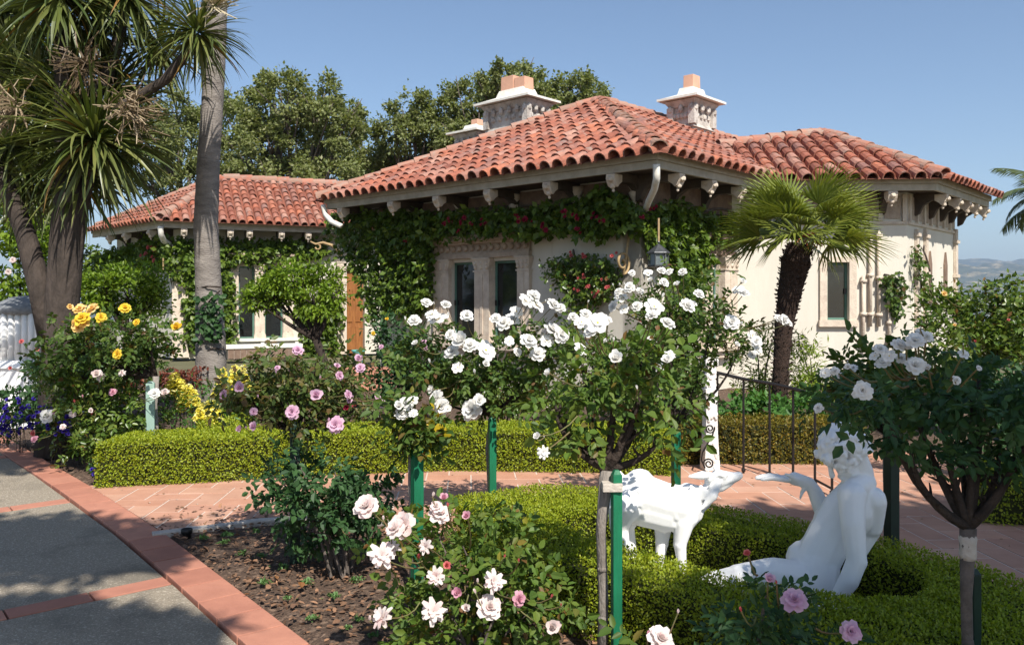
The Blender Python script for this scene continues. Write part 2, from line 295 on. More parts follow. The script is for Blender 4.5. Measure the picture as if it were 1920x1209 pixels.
def basis(d, n):
    d = Vector(d).normalized(); n = Vector(n); n = (n - d * n.dot(d)).normalized(); x = d.cross(n)
    return Matrix((x, d, n)).transposed()
def place(name, me, parent, pos, rot3, s):
    o = bpy.data.objects.new(name, me); COL.objects.link(o); o.parent = parent; WL[o.name] = Vector(pos)
    M4 = (rot3 @ Matrix.Diagonal(Vector((s, s, s)) if not hasattr(s, '__len__') else Vector(s))).to_4x4()
    M4.translation = Vector(pos) - WL[parent.name]; o.matrix_local = M4; return o
def petal_grid(ln, wd, t0, t1, az, z0=0., cup=.25, seed=0):
    """one petal: starts at tilt t0 from the axis, ends at tilt t1"""
    rr = random.Random(seed); V = []; rho = .03; z = z0; nv = 4
    for j in range(nv):
        v = j / (nv - 1); t = t0 + (t1 - t0) * v
        if j: rho += math.sin(t) * ln / (nv - 1); z += math.cos(t) * ln / (nv - 1)
        w = wd * (.35, .85, 1.0, .55)[j] * .5
        for i in (-1, 0, 1):
            rad = rho + (cup * abs(i) * w * -math.cos(t)); zz = z + cup * abs(i) * w * math.sin(t) + rr.uniform(-.03, .03) * (j > 0)
            a = az; x = rad * math.cos(a) - i * w * math.sin(a); y = rad * math.sin(a) + i * w * math.cos(a); V.append((x, y, zz))
    Fs = [(j * 3 + i, j * 3 + i + 1, j * 3 + i + 4, j * 3 + i + 3) for j in range(nv - 1) for i in range(2)]
    return V, Fs
BLOOM = {}
def bloom_mesh(colr, kind):
    """kinds: full (double rose), open (flat with yellow heart), half (cup), bud, ragged"""
    key = (colr, kind)
    if key in BLOOM: return BLOOM[key]
    b = MB(); rr = random.Random(sum(ord(c) for c in colr + kind)); mi = []
    rings = {'full': [(5, .42, .1, .25, .38), (6, .6, .35, .7, .52), (7, .78, .75, 1.25, .68), (7, .95, 1.15, 1.75, .8)],
             'open': [(5, .5, .9, 1.2, .5), (6, .95, 1.25, 1.6, .85)],
             'half': [(4, .7, .12, .05, .5), (5, .85, .4, .25, .7), (5, .95, .75, .95, .8)],
             'bud': [(4, 1.0, .35, -.25, .55), (4, 1.05, .45, -.3, .6)],
             'ragged': [(6, .7, .3, .9, .4), (8, 1.0, .8, 1.5, .42), (6, .95, 1.3, 2.0, .45)]}[kind]
    for ri, (n, ln, t0, t1, wd) in enumerate(rings):
        for k in range(n):
            V, Fs = petal_grid(ln * rr.uniform(.85, 1.1), wd, t0 + rr.uniform(-.12, .12), t1 + rr.uniform(-.2, .2), 2 * math.pi * (k + .5 * ri) / n + rr.uniform(-.15, .15), .12 - .05 * ri, .3, rr.random())
            b.add(V, Fs); mi += [0] * len(Fs)
    n0 = len(b.f)
    if kind == 'open': b.blob((0, 0, .1), (.16, .16, .12)); mi += [1] * (len(b.f) - n0)
    n0 = len(b.f); b.blob((0, 0, -.1), (.17, .17, .2))
    for k in range(5):
        a = 2 * math.pi * k / 5; c, s = math.cos(a), math.sin(a); b.add([(.1 * c - .07 * s, .1 * s + .07 * c, -.05), (.1 * c + .07 * s, .1 * s - .07 * c, -.05), (.5 * c, .5 * s, -.12)], [(0, 1, 2)])
    mi += [2] * (len(b.f) - n0)
    me = bpy.data.meshes.new('rose_bloom'); me.from_pydata(b.v, [], b.f)
    for m in (PET[colr], PET['yellow'], mt['twig']): me.materials.append(m)
    me.polygons.foreach_set('material_index', mi); me.polygons.foreach_set('use_smooth', [True] * len(mi)); BLOOM[key] = me; return me
def pick(rr, colr):
    return rr.choice({'white': ['full', 'full', 'full', 'half', 'open'], 'blush': ['full', 'full', 'ragged', 'half'], 'yellow': ['half', 'full']}.get(colr, ['full', 'half', 'full']))
def put_blooms(root, center, blooms, colr, Y0, ry, rr, stems, kindmap=None):
    """blooms: (px,py,size px[,kind[,colour]]). Depth found on the camera side of the crown"""
    for bl in blooms:
        px, py, sz = bl[:3]; kind = bl[3] if len(bl) > 3 and bl[3] else pick(rr, colr); cc = bl[4] if len(bl) > 4 else colr
        Y = Y0 - ry * rr.uniform(.95, 1.4) - .03; pos = P(px, py, Y); R = sz * .5 / F * Y * 1.08
        out = (pos - center).normalized(); ax = (out * .6 + Vector((rr.uniform(-.6, .6), rr.uniform(-.75, -.1), rr.uniform(.1, .9)))).normalized()
        if kind == 'bud': ax = (out * .2 + Vector((rr.uniform(-.3, .3), -.1, 1))).normalized()
        q = ax.to_track_quat('Z', 'Y').to_matrix() @ Matrix.Rotation(rr.uniform(0, 6.28), 3, 'Z')
        o = place('rose_bloom' if kind != 'bud' else 'rose_bud', bloom_mesh(cc, kind), root, pos, q, R)
        if rr.random() < .35 and kind != 'bud' and sz > 15:
            pb = pos + Vector((rr.uniform(-1.6, 1.6), rr.uniform(-.5, .5), rr.uniform(-.8, 1.8))) * R; place('rose_bud', bloom_mesh(cc, 'bud'), root, pb, Vector((rr.uniform(-.4, .4), -.2, 1)).normalized().to_track_quat('Z', 'Y').to_matrix(), R * rr.uniform(.28, .42)); stems.tube([pb, (pb + pos) / 2 - Vector((0, 0, R * .6)), pos - Vector((0, 0, R * .8))], .0025, 4, False)
        e = center + (pos - center) * rr.uniform(.5, .72); mid = (pos + e) / 2 - ax * .06 - Vector((0, 0, .02))
        stems.tube(bez(e, mid, pos - ax * R * .15, 4), [.004, .0035, .003, .003, .003], 4, False)
def near_leaves(root, rng, blobs, n, L, matname, asp=.62, sub=10, sig=.25, up=.55):
    """leaves as single parts (those nearest the camera), sharing one mesh"""
    p, d, nr = cloud(rng, blobs, n * 3, sub, sig, (.6, 1.0), up); k = np.argsort(p[:, 1])[:n]; me = leaf_proto(mt[matname], asp, matname != 'rose_yellow')
    for i in k: place('leaf', me, root, p[i], basis(d[i], nr[i]), L * (.7 + .6 * rng.random()))
def arch(rr, a, b, sag=.12):
    a = Vector(a); b = Vector(b); m = (a + b) / 2 + Vector((rr.uniform(-.5, .5), rr.uniform(-.5, .5), rr.uniform(-.2, .6))) * (b - a).length * .22
    return bez(a, m, b, 5)

def standard_rose(label, X, Y, fork, crown_px, Yr, nleaf, L, lm, colr, blooms, seed, nind=120, stake=None, trunk_r=.014, bark='grey_trunk', group='standard roses in the garden', trunk_dx=0., nb=7, base_z=0, lean=0.):
    """a rose grown as a small tree: trunk > branches, foliage, blooms; crown_px list of (px,py,rpx,[rpy])"""
    rng = np.random.default_rng(seed); rr = random.Random(seed)
    root = empty('standard_rose', (X, Y, 0), label, 'rose tree', group)
    blobs = []
    for c in crown_px:
        px, py, rx = c[:3]; ry = c[3] if len(c) > 3 else rx; q = P(px, py, Y + rr.uniform(-.4, .5) * Yr); blobs.append((q, (rx / F * Y, Yr * rr.uniform(.7, 1), ry / F * Y)))
    cen = sum((b[0] for b in blobs), Vector()) / len(blobs)
    f = Vector((X + lean, Y, fork)); t = MB(); x0 = X + trunk_dx
    t.tube([(x0, Y, base_z), (x0 + .006, Y + .01, fork * .35), (x0 - .006 + lean * .6, Y, fork * .7), f], [trunk_r * 1.15, trunk_r, trunk_r * 1.02, trunk_r * 1.5], 9)
    for kz in (.25, .5, .8): t.blob((x0 + lean * kz, Y, fork * kz), (trunk_r * 1.22, trunk_r * 1.22, trunk_r * .8))
    t.build('trunk', mt[bark], root, True)
    br = MB()
    for i in range(nb):
        c, r = blobs[i % len(blobs)]; e = Vector(c) + Vector((rr.uniform(-.6, .6) * r[0], rr.uniform(-.6, .6) * r[1], rr.uniform(-.5, .5) * r[2]))
        pts = bez(f, f + (e - f) * .45 + Vector(((e.x - f.x) * .35, 0, -abs(e.x - f.x) * .1)), e, 6)
        br.tube(pts, [trunk_r * (.95 - .11 * k) for k in range(7)], 6)
        for k in range(3):
            s = pts[rr.randint(2, 5)]; e2 = s + Vector((rr.uniform(-.5, .5) * r[0], rr.uniform(-.5, .5) * r[1], rr.uniform(.2, .9) * r[2])); br.tube(arch(rr, s, e2), [trunk_r * .4, trunk_r * .35, trunk_r * .3, trunk_r * .25, trunk_r * .2, .002], 5)
    br.build('branches', mt['dark_bark'], root, True)
    fo = foliage('foliage', rng, blobs, nleaf, L, mt[lm], root, .62, True, 14, .24, (.35, 1.0)); fo['kind'] = 'stuff'
    if nind: near_leaves(root, rng, blobs, nind, L * 1.15, lm)
    st = MB(); put_blooms(root, cen, blooms, colr, Y, Yr, rr, st)
    if st.n: props(st.build('flower_stems', mt['twig'], root, True), kind='stuff')
    return root
def stake(label, X, Y, h, mat, w=.045, tie=True, rot=.3, base_z=0.):
    root = empty('plant_stake', (X, Y, 0), label, 'stake', 'stakes holding the standard roses')
    b = MB(); c, s = math.cos(rot), math.sin(rot); q = lambda x, y, z: (X + x * c - y * s, Y + x * s + y * c, z); a = w / 2
    b.hexa([q(-a, -a, base_z), q(a, -a, base_z), q(a, a, base_z), q(-a, a, base_z), q(-a, -a, h), q(a, -a, h), q(a, a, h), q(-a, a, h)])
    b.build('post', mt[mat], root, bevel=.003)
    k = MB(); a *= .9; k.hexa([q(-a, -a, h + .001), q(a, -a, h + .001), q(a, a, h + .001), q(-a, a, h + .001), q(-a * .5, -a * .5, h + .018), q(a * .5, -a * .5, h + .018), q(a * .5, a * .5, h + .018), q(-a * .5, a * .5, h + .018)])
    k.build('post_tip', mt[mat], root)
    return root
def shrub(label, name, cat, Y, px_blobs, ry, n, L, lm, seed, blooms=(), colr='pink', oval=False, asp=.5, group=None, nind=0, stems=0, zmin=.0, sub=12, sig=.26, base=None):
    rng = np.random.default_rng(seed); rr = random.Random(seed); blobs = []
    for c in px_blobs:
        px, py, rx = c[:3]; rz = c[3] if len(c) > 3 else rx; blobs.append((P(px, py, Y + rr.uniform(-.3, .3) * ry), (rx / F * Y, ry * rr.uniform(.75, 1.1), rz / F * Y)))
    cen = sum((b[0] for b in blobs), Vector()) / len(blobs); bx = base or (cen.x, cen.y)
    root = empty(name, (bx[0], bx[1], 0), label, cat, group)
    fo = foliage('foliage', rng, blobs, n, L, mt[lm], root, asp, oval, sub, sig, (.4, 1.0), zmin); fo['kind'] = 'stuff'
    st = MB()
    for i in range(max(stems, 5)):
        c, r = blobs[i % len(blobs)]; e = Vector(c) + Vector((rr.uniform(-.5, .5) * r[0], rr.uniform(-.5, .5) * r[1], rr.uniform(-.2, .6) * r[2]))
        a = Vector((bx[0] + rr.uniform(-.06, .06), bx[1] + rr.uniform(-.06, .06), 0)); st.tube(bez(a, (a.x * .6 + e.x * .4, a.y * .6 + e.y * .4, e.z * .7), e, 5), [q_ * min(1, .25 + (cen.z if cen.z < 1 else 1)) * (.35 if name == 'blue_flower' else 1) for q_ in (.016, .014, .012, .01, .008, .004)], 6, False)
    st.build('stems', mt['oak_bark'] if stems else mt['dark_bark'], root, True)
    if nind: near_leaves(root, rng, blobs, nind, L * 1.15, lm)
    fs = MB(); put_blooms(root, cen, blooms, colr, Y, ry, rr, fs)
    if fs.n: props(fs.build('flower_stems', mt['twig'], root, True), kind='stuff')
    return root
def tree(label, Y, blobs_px, trunk_px, n, L, lm, seed, name='oak_tree', cat='tree', ry=1.4, tr=.25, group='trees rising behind the villa', bark='oak_bark', sub=16, asp=.6, base_z=0., sig=.24):
    rng = np.random.default_rng(seed); rr = random.Random(seed); blobs = []
    for c in blobs_px:
        px, py, rx = c[:3]; rz = c[3] if len(c) > 3 else rx * .85; blobs.append((P(px, py, Y + rr.uniform(-1, 1) * ry), (rx / F * Y, rx / F * Y * rr.uniform(.8, 1.1), rz / F * Y)))
    X = (trunk_px - CX) / F * Y; root = empty(name, (X, Y, base_z), label, cat, group)
    top = sum((b[0] for b in blobs), Vector()) / len(blobs); fk = Vector((X + (top.x - X) * .4, Y, base_z + (top.z - base_z) * .55)); t = MB()
    t.tube([(X, Y, base_z - .2), (X + .03 * tr, Y, base_z + .5), ((X + fk.x) / 2 + tr * .5, Y, (fk.z + base_z) / 2), fk], [tr * 1.4, tr, tr * .85, tr * .7], 9)
    for c, r in blobs:
        pts = bez(fk, (fk.x * .5 + c.x * .5, fk.y * .5 + c.y * .5, fk.z * .6 + c.z * .4), Vector(c) + Vector((0, 0, r[2] * .35)), 6); t.tube(pts, [tr * (.55 - .075 * k) for k in range(7)], 6)
        for k in range(5):
            s = pts[rr.randint(3, 5)]; e = Vector(c) + Vector((rr.uniform(-.9, .9) * r[0], rr.uniform(-.9, .9) * r[1], rr.uniform(-.3, .95) * r[2])); t.tube(arch(rr, s, e), [tr * .17, tr * .14, tr * .12, tr * .09, tr * .06, tr * .03], 5)
    t.build('trunk', mt[bark], root, True)
    cr = foliage('crown', rng, blobs, n, L, mt[lm], root, asp, False, sub, sig, (.35, 1.02)); cr['kind'] = 'stuff'
    return root

# ------------------------------------------------------------------ ground, drive, path, bed
def poly_sheet(name, pts, z, mat, parent=None, kind='structure'):
    b = MB(); b.add([(p[0], p[1], z) for p in pts], [tuple(range(len(pts)))]); o = b.build(name, mat, parent)
    if kind: props(o, kind=kind)
    return o
def inside(pt, poly):
    x, y = pt; c = False; n = len(poly)
    for i in range(n):
        x1, y1 = poly[i][:2]; x2, y2 = poly[(i + 1) % n][:2]
        if (y1 > y) != (y2 > y) and x < (x2 - x1) * (y - y1) / (y2 - y1) + x1: c = not c
    return c
def clip_poly(sub, clip):
    """Sutherland-Hodgman, convex ccw clip"""
    out = list(sub)
    for i in range(len(clip)):
        a = clip[i]; b = clip[(i + 1) % len(clip)]; inp = out; out = []
        if not inp: break
        sd_ = lambda p: (b[0] - a[0]) * (p[1] - a[1]) - (b[1] - a[1]) * (p[0] - a[0])
        for k in range(len(inp)):
            p = inp[k]; q = inp[(k + 1) % len(inp)]; dp, dq = sd_(p), sd_(q)
            if dp >= 0: out.append(p)
            if (dp >= 0) != (dq >= 0): t = dp / (dp - dq); out.append((p[0] + (q[0] - p[0]) * t, p[1] + (q[1] - p[1]) * t))
    return out
gb = MB(); n = 64; ring = [(0, 0, -.25)]
V = [(0, 0, -.06)]; Fs = []
for ri, (R, z) in enumerate([(60, -.06), (140, -12), (500, -120), (3000, -300), (12000, -320)]):
    for k in range(n): a = 2 * math.pi * k / n; V.append((max(-8900, min(8900, R * math.cos(a))), max(-580, min(7780, R * math.sin(a) + 15)), z))
Fs += [(0, 1 + k, 1 + (k + 1) % n) for k in range(n)]
for ri in range(4):
    for k in range(n): a = 1 + ri * n; Fs.append((a + k, a + n + k, a + n + (k + 1) % n, a + (k + 1) % n))
gb.add(V, Fs); props(gb.build('ground', mt['ground'], None, True), kind='structure')
# garden soil: gently uneven sheet
rng = np.random.default_rng(3); xs = np.arange(-9, 9.01, .1); ys = np.arange(1.0, 16.01, .1); XX, YY = np.meshgrid(xs, ys)
ZZ = -.012 + .012 * np.sin(XX * 5.1 + YY * 2.3) * np.sin(YY * 4.3 - XX) + rng.normal(0, .005, XX.shape)
nx, ny = len(xs), len(ys); idx = np.arange(nx * ny).reshape(ny, nx)
RB = [(-6.13, 9.94), (-3.6, 7.11), (-2.35, 5.65), (-.94, 3.86), (.6, 1.9)]      # right edge of the tile border, far to near
def side_x(y):
    for (x0, y0), (x1, y1) in zip(RB[:-1], RB[1:]):
        if y1 <= y <= y0: return x0 + (x1 - x0) * (y0 - y) / (y0 - y1)
    return -6.13 - (y - 9.94) * .9 if y > 9.94 else .6
for j in range(ny):
    lim = side_x(ys[j]) + .03
    ZZ[j, XX[j] < lim] = -.05
Q = np.stack([idx[:-1, :-1].ravel(), idx[:-1, 1:].ravel(), idx[1:, 1:].ravel(), idx[1:, :-1].ravel()], 1)
bed = mesh_np('garden_bed', np.stack([XX.ravel(), YY.ravel(), ZZ.ravel()], 1), [Q], mt['mulch'], None, True); props(bed, kind='structure')
# bark chips in the bed in front
n = 5200; px_ = rng.uniform(-2.6, .8, n * 2); py_ = rng.uniform(2.9, 6.4, n * 2); k = np.array([x > side_x(y) + .03 for x, y in zip(px_, py_)]); px_, py_ = px_[k][:n], py_[k][:n]; n = len(px_)
pos = np.stack([px_, py_, rng.uniform(-.004, .018, n)], 1); d = np.stack([rng.normal(size=n), rng.normal(size=n), rng.normal(size=n) * .25], 1); nr = np.stack([rng.normal(size=n) * .35, rng.normal(size=n) * .35, np.ones(n)], 1)
l = rng.uniform(.012, .05, n); Vv, Qq = leaves_np(pos, d, nr, l, l * rng.uniform(.3, .8, n), True, .12)
props(mesh_np('bark_chips', Vv, Qq, mt['chip']), kind='stuff')

# driveway: base sheet, aggregate slabs between terracotta strips
u_ = [(Vector(b) - Vector(a)).normalized() for a, b in zip(RB[:-1], RB[1:])]
nrmL = [Vector((u.y, -u.x)) for u in u_]                                     # points to the drive side
nrmL = [v if v.x < 0 else -v for v in nrmL]
BW = .235
LB = []
for i, p in enumerate(RB):
    nn = nrmL[min(i, len(nrmL) - 1)] if i in (0, len(RB) - 1) else (nrmL[i - 1] + nrmL[i]).normalized(); LB.append(Vector(p) + nn * BW)
poly_sheet('driveway', [tuple(LB[0]), (-14, 9.9), (-14, -3), (2.5, -3), tuple(LB[-1])][::-1], -.03, mt['grout'])
drv = bpy.data.objects['driveway']
u0 = Vector((.64, -.768)); nd = Vector((-.768, -.64)); o0 = Vector((-1.95, 4.81))           # drive frame: along border, away from border
def D(a, b): q = o0 + u0 * a + nd * b; return (q.x, q.y)
def border_off(a):
    """distance in nd from the frame line to the drive-side edge of the border"""
    best = 0
    for k in range(-40, 41):
        b = k * .02; q = D(a, b)
        if q[1] > 1.9 and q[1] < 9.94 and q[0] < side_x(q[1]) - BW * 1.30: return b + .012
    return 0
strips = [-7.35, -4.9, -2.42, .04, 2.5]
for si, s in enumerate(strips):                                                # cross strips of border tiles
    b0 = border_off(s); 
    for k in range(12):
        L0 = .40; b = MB(); a0, a1 = s - .075, s + .075; x0, x1 = b0 + k * L0 + .004, b0 + (k + 1) * L0 - .006
        q = [D(a0, x0), D(a0, x1), D(a1, x1), D(a1, x0)]; zz = .004
        b.hexa([(*p, -.03) for p in q] + [(*p, zz) for p in q]); b.build('border_tile', mt['tile_border'], drv, bevel=.004)
for si in range(len(strips) - 1):
    s0, s1 = strips[si] + .082, strips[si + 1] - .082; ba, bb = border_off(s0), border_off(s1); bm_ = border_off((s0 + s1) / 2)
    q = [D(s0, ba), D((s0 + s1) / 2, bm_), D(s1, bb), D(s1, 5.2), D(s0, 5.2)]; b = MB(); m = len(q)
    b.prism([(*p, -.03) for p in q], (0, 0, .029)); b.build('drive_slab', mt['slab'], drv)
# border band
acc = 0
for i in range(len(RB) - 1):
    A0, A1 = Vector(RB[i]), Vector(RB[i + 1]); B0, B1 = LB[i], LB[i + 1]; L = (A1 - A0).length; nt_ = max(1, round(L / .30))
    for k in range(nt_):
        t0 = k / nt_ + .004 / L; t1 = (k + 1) / nt_ - .006 / L; q = [A0.lerp(A1, t0), A0.lerp(A1, t1), B0.lerp(B1, t1), B0.lerp(B1, t0)]
        b = MB(); b.hexa([(p.x, p.y, -.04) for p in q] + [(p.x, p.y, .008) for p in q]); b.build('border_tile', mt['tile_border'], drv, bevel=.004)
# terracotta path
PATH = [(-3.62, 7.12), (-2.42, 5.74), (-1.85, 6.08), (-1.15, 6.22), (-.55, 5.75), (-.1, 5.3), (.6, 5.3), (1.3, 4.75), (1.8, 4.1), (2.3, 3.2), (2.9, 2.4), (5.2, 3.4), (6.2, 6.0), (5.6, 8.6), (3.2, 8.7), (1.5, 8.2), (1.4, 7.62), (.6, 7.75), (-.6, 7.8), (-1.9, 7.55), (-2.7, 7.3)]
b = MB(); b.add([(x, y, .0085) for x, y in PATH[::-1]], [tuple(range(len(PATH)))]); path = b.build('path', mt['grout']); props(path, kind='structure')
TW, TL, GAP = .2, .4, .013; ct, stt = math.cos(math.radians(3)), math.sin(math.radians(3)); tiles = []
def herring():
    out = []
    for r in range(-70, 70):
        for c in range(-40, 40):
            # staircase: each row r shifts by one width; period 2*TL along x
            x = r * TW + c * 2 * TL; y = r * TW
            out.append((x, y, x + TL, y + TW)); out.append((x + TL, y - TL + TW, x + TL + TW, y + TW))
    return out
cent = Vector((.5, 6.2)); PATHC = PATH[::-1] if sum(PATH[k][0] * PATH[(k + 1) % len(PATH)][1] - PATH[(k + 1) % len(PATH)][0] * PATH[k][1] for k in range(len(PATH))) < 0 else PATH
for x0, y0, x1, y1 in herring():
    mx, my = (x0 + x1) / 2, (y0 + y1) / 2
    if abs(mx) > 7 or abs(my) > 6: continue
    R = lambda x, y: (cent.x + x * ct - y * stt, cent.y + x * stt + y * ct)
    g_ = GAP / 2; poly = clip_poly(PATHC, [R(x0 + g_, y0 + g_), R(x1 - g_, y0 + g_), R(x1 - g_, y1 - g_), R(x0 + g_, y1 - g_)])
    ar = sum(poly[k][0] * poly[(k + 1) % len(poly)][1] - poly[(k + 1) % len(poly)][0] * poly[k][1] for k in range(len(poly))) / 2 if len(poly) > 2 else 0
    if abs(ar) < .002: continue
    m = (sum(p[0] for p in poly) / len(poly), sum(p[1] for p in poly) / len(poly)); tiles.append((math.hypot(m[0], m[1]), poly, m))
tiles.sort(key=lambda t: t[0]); rr = random.Random(5)
vis = [t for t in tiles if abs(t[2][0] / t[2][1]) < .66]; hid = [t for t in tiles if abs(t[2][0] / t[2][1]) >= .66]
for t in vis[:300]:
    b = MB(); z = .011 + rr.uniform(-.0015, .0015); b.prism([(*p, .001) for p in t[1]], (0, 0, z - .001)); b.build('paving_tile', mt['tile'], path)
b = MB()
for t in vis[300:] + hid: b.prism([(*p, .001) for p in t[1]], (0, 0, .010))
props(b.build('paving_tile', mt['tile'], path), kind='stuff')
kb = MB(); KP = [(-2.46, 5.68), (-2.1, 5.87), (-1.85, 6.02), (-1.5, 6.12), (-1.15, 6.18), (-.8, 5.9), (-.55, 5.7)]
for a, c in zip(KP[:-1], KP[1:]):
    a, c = Vector(a), Vector(c); nn = Vector((c.y - a.y, a.x - c.x)).normalized() * .075
    kb.hexa([(*(a + nn), -.03), (*(c + nn), -.03), (*c, -.03), (*a, -.03), (*(a + nn), .02), (*(c + nn), .02), (*c, .022), (*a, .022)])
props(kb.build('concrete_kerb', mt['kerb'], None, bevel=.005), kind='structure')

# ------------------------------------------------------------------ hedges
def hedge(label, A, B, h, n, L, lm, seed, closed=False, group='clipped box hedges', wob=.02):
    rng = np.random.default_rng(seed); A = [np.array(a, float) for a in A]; B = [np.array(b, float) for b in B]
    c0 = (A[0] + B[0]) / 2; root = empty('hedge', (c0[0], c0[1], 0), label, 'hedge', group)
    m = len(A); segs = [(i, (i + 1) % m) for i in range(m if closed else m - 1)]; faces = []
    v3 = lambda p, z: np.array([p[0], p[1], z])
    for i, j in segs:
        faces += [(v3(A[i], 0), v3(A[j], 0), v3(A[j], h), v3(A[i], h)), (v3(A[i], h), v3(A[j], h), v3(B[j], h), v3(B[i], h)), (v3(B[j], 0), v3(B[i], 0), v3(B[i], h), v3(B[j], h))]
    if not closed:
        faces += [(v3(B[0], 0), v3(A[0], 0), v3(A[0], h), v3(B[0], h)), (v3(A[-1], 0), v3(B[-1], 0), v3(B[-1], h), v3(A[-1], h))]
    cen = {}
    ar = np.array([np.linalg.norm(np.cross(f[1] - f[0], f[3] - f[0])) + 1e-6 for f in faces]); ar /= ar.sum()
    ps, ds, ns_ = [], [], []
    for f, w in zip(faces, ar):
        k = max(3, int(n * w)); s, t = rng.random((k, 1)), rng.random((k, 1))
        p = f[0] * (1 - s) * (1 - t) + f[1] * s * (1 - t) + f[2] * s * t + f[3] * (1 - s) * t
        nr = np.cross(f[1] - f[0], f[3] - f[0]); nr = nr / np.linalg.norm(nr)
        nr = -nr if False else nr
        # make sure the normal points out of the hedge (top up; sides away from the mid line)
        mid = np.mean(f, 0)
        if abs(nr[2]) > .5: nr = nr * np.sign(nr[2])
        else:
            i = min(range(m), key=lambda q: np.linalg.norm((A[q] + B[q]) / 2 - mid[:2])); ctr = (A[i] + B[i]) / 2
            if np.dot(mid[:2] - ctr, nr[:2]) < 0: nr = -nr
        bump = wob * (np.sin(p[:, :1] * 9 + p[:, 2:] * 7) * np.sin(p[:, 1:2] * 8 - p[:, 2:] * 5) + .6 * np.sin(p[:, :1] * 23 + p[:, 1:2] * 19))
        dep = -rng.random((k, 1)) ** 1.6 * .05 + .012; sprig = (rng.random((k, 1)) > .99) * rng.random((k, 1)) * .025
        p = p + nr * (dep + bump * .8 + sprig)
        ps.append(p); ns_.append(norm(nr * .75 + rng.normal(size=(k, 3)) * .5 + np.array([0, 0, .35]))); ds.append(norm(rng.normal(size=(k, 3)) * .8 + nr * .55 + np.array([0, 0, .35])))
    p = np.concatenate(ps); k = p[:, 2] > .004; l = L * (.7 + .6 * rng.random(len(p)))
    V, Q = leaves_np(p[k], np.concatenate(ds)[k], np.concatenate(ns_)[k], l[k], l[k] * .62)
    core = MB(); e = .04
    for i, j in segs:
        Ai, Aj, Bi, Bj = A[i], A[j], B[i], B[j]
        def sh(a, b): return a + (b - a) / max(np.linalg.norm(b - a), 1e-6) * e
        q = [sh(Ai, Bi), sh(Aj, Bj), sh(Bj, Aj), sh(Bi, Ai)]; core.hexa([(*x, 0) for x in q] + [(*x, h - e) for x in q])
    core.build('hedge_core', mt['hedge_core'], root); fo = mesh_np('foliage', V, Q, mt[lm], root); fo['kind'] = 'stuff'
    return root
hedge('long low lime-green box hedge along the far side of the terracotta path', [(-3.52, 7.02), (-2.75, 7.2), (-1.9, 7.48), (-.6, 7.72), (.6, 7.66), (1.42, 7.5)], [(-3.45, 7.62), (-2.9, 7.85), (-2.0, 8.1), (-.6, 8.32), (.7, 8.28), (1.5, 8.1)], .385, 70000, .0205, 'hedge', 11, wob=.012)
ring_o = [(-.38, 5.30), (.15, 5.62), (.60, 5.58), (1.32, 5.0), (1.65, 4.68), (1.97, 4.33), (2.22, 3.93), (2.4, 3.4), (2.5, 2.75), (2.0, 2.45), (1.35, 2.72), (.98, 3.15), (.75, 3.48), (.48, 3.80), (.14, 4.08), (-.04, 4.5)]
ring_i = [(.22, 4.92), (.5, 5.0), (.82, 4.85), (1.05, 4.6), (1.42, 4.38), (1.72, 4.14), (1.92, 3.86), (1.84, 3.63), (1.7, 3.52), (1.5, 3.49), (1.25, 3.55), (1.02, 3.72), (.84, 3.94), (.66, 4.14), (.46, 4.36), (.28, 4.62)]
hedge('box hedge clipped into a ring around the white statues', ring_o, ring_i, .345, 135000, .0148, 'hedge', 12, True, wob=.009)
hedge('short box hedge running back behind the yellow snapdragons', [(-3.0, 7.95), (-3.3, 9.2)], [(-2.65, 8.0), (-2.9, 9.25)], .41, 7000, .026, 'hedge', 13)
hedge('olive-brown box hedge behind the black iron gate', [(1.62, 8.0), (2.4, 8.05), (3.4, 8.0)], [(1.62, 8.55), (2.4, 8.6), (3.4, 8.6)], .40, 15000, .026, 'hedge_olive', 14)
hedge('dark box hedge at the far right beyond the path', [(3.35, 5.9), (3.9, 5.75), (4.6, 5.5)], [(3.5, 6.4), (4.0, 6.3), (4.8, 6.1)], .36, 9000, .024, 'hedge', 15)

# ------------------------------------------------------------------ the villa
d1 = Vector((-.735, .678)).normalized(); d2 = Vector((.678, .735)).normalized()
E0 = Vector((2.07, 11.73)); L0 = E0 + d1 * 8.26; ZE = 3.70
villa = empty('villa', (2.02, 13.0, 0), 'cream stucco villa with red barrel-tile roofs, carved window surrounds and white chimneys', 'house')
def isect(p, u, q, v):
    den = u.x * v.y - u.y * v.x; t = ((q.x - p.x) * v.y - (q.y - p.y) * v.x) / den; return p + u * t
OV = .9
W0 = E0 + (d1 + d2) * OV
FL = Fr(W0, d1, -d2); FRr = Fr(W0, d2, -d1)
uf = Vector((-1, .07)).normalized(); nf = Vector((-.07, -1)).normalized(); R0 = Vector((7.34, 14.2)); ur = Vector((.674, .739)).normalized(); nr_ = Vector((.739, -.674)).normalized()
Rw = isect(R0 - nf * .66, uf, R0 - nr_ * .66, ur); RF = Fr(Rw, uf, nf); RR = Fr(Rw, ur, nr_)
C0 = Vector((-9.1, 21.6)); uc = Vector((.909, .417)).normalized(); nc = Vector((.417, -.909)).normalized(); ul = Vector((-.717, .697)).normalized(); nl = Vector((-.697, -.717)).normalized()
Cw = isect(C0 - nc * .75, uc, C0 - nl * .75, ul); LF = Fr(Cw, uc, nc); LL = Fr(Cw, ul, nl)
def wall(fr, u0, u1, z1, openings, th=.35, mat='stucco'):
    b = MB(); cuts = sorted(openings); u = u0
    for (a, c, za, zb) in cuts:
        b.fbox(fr, u, a, -th, 0, 0, z1); b.fbox(fr, a, c, -th, 0, 0, za); b.fbox(fr, a, c, -th, 0, zb, z1); u = c
    b.fbox(fr, u, u1, -th, 0, 0, z1); return b.build('wall', mt[mat], villa)
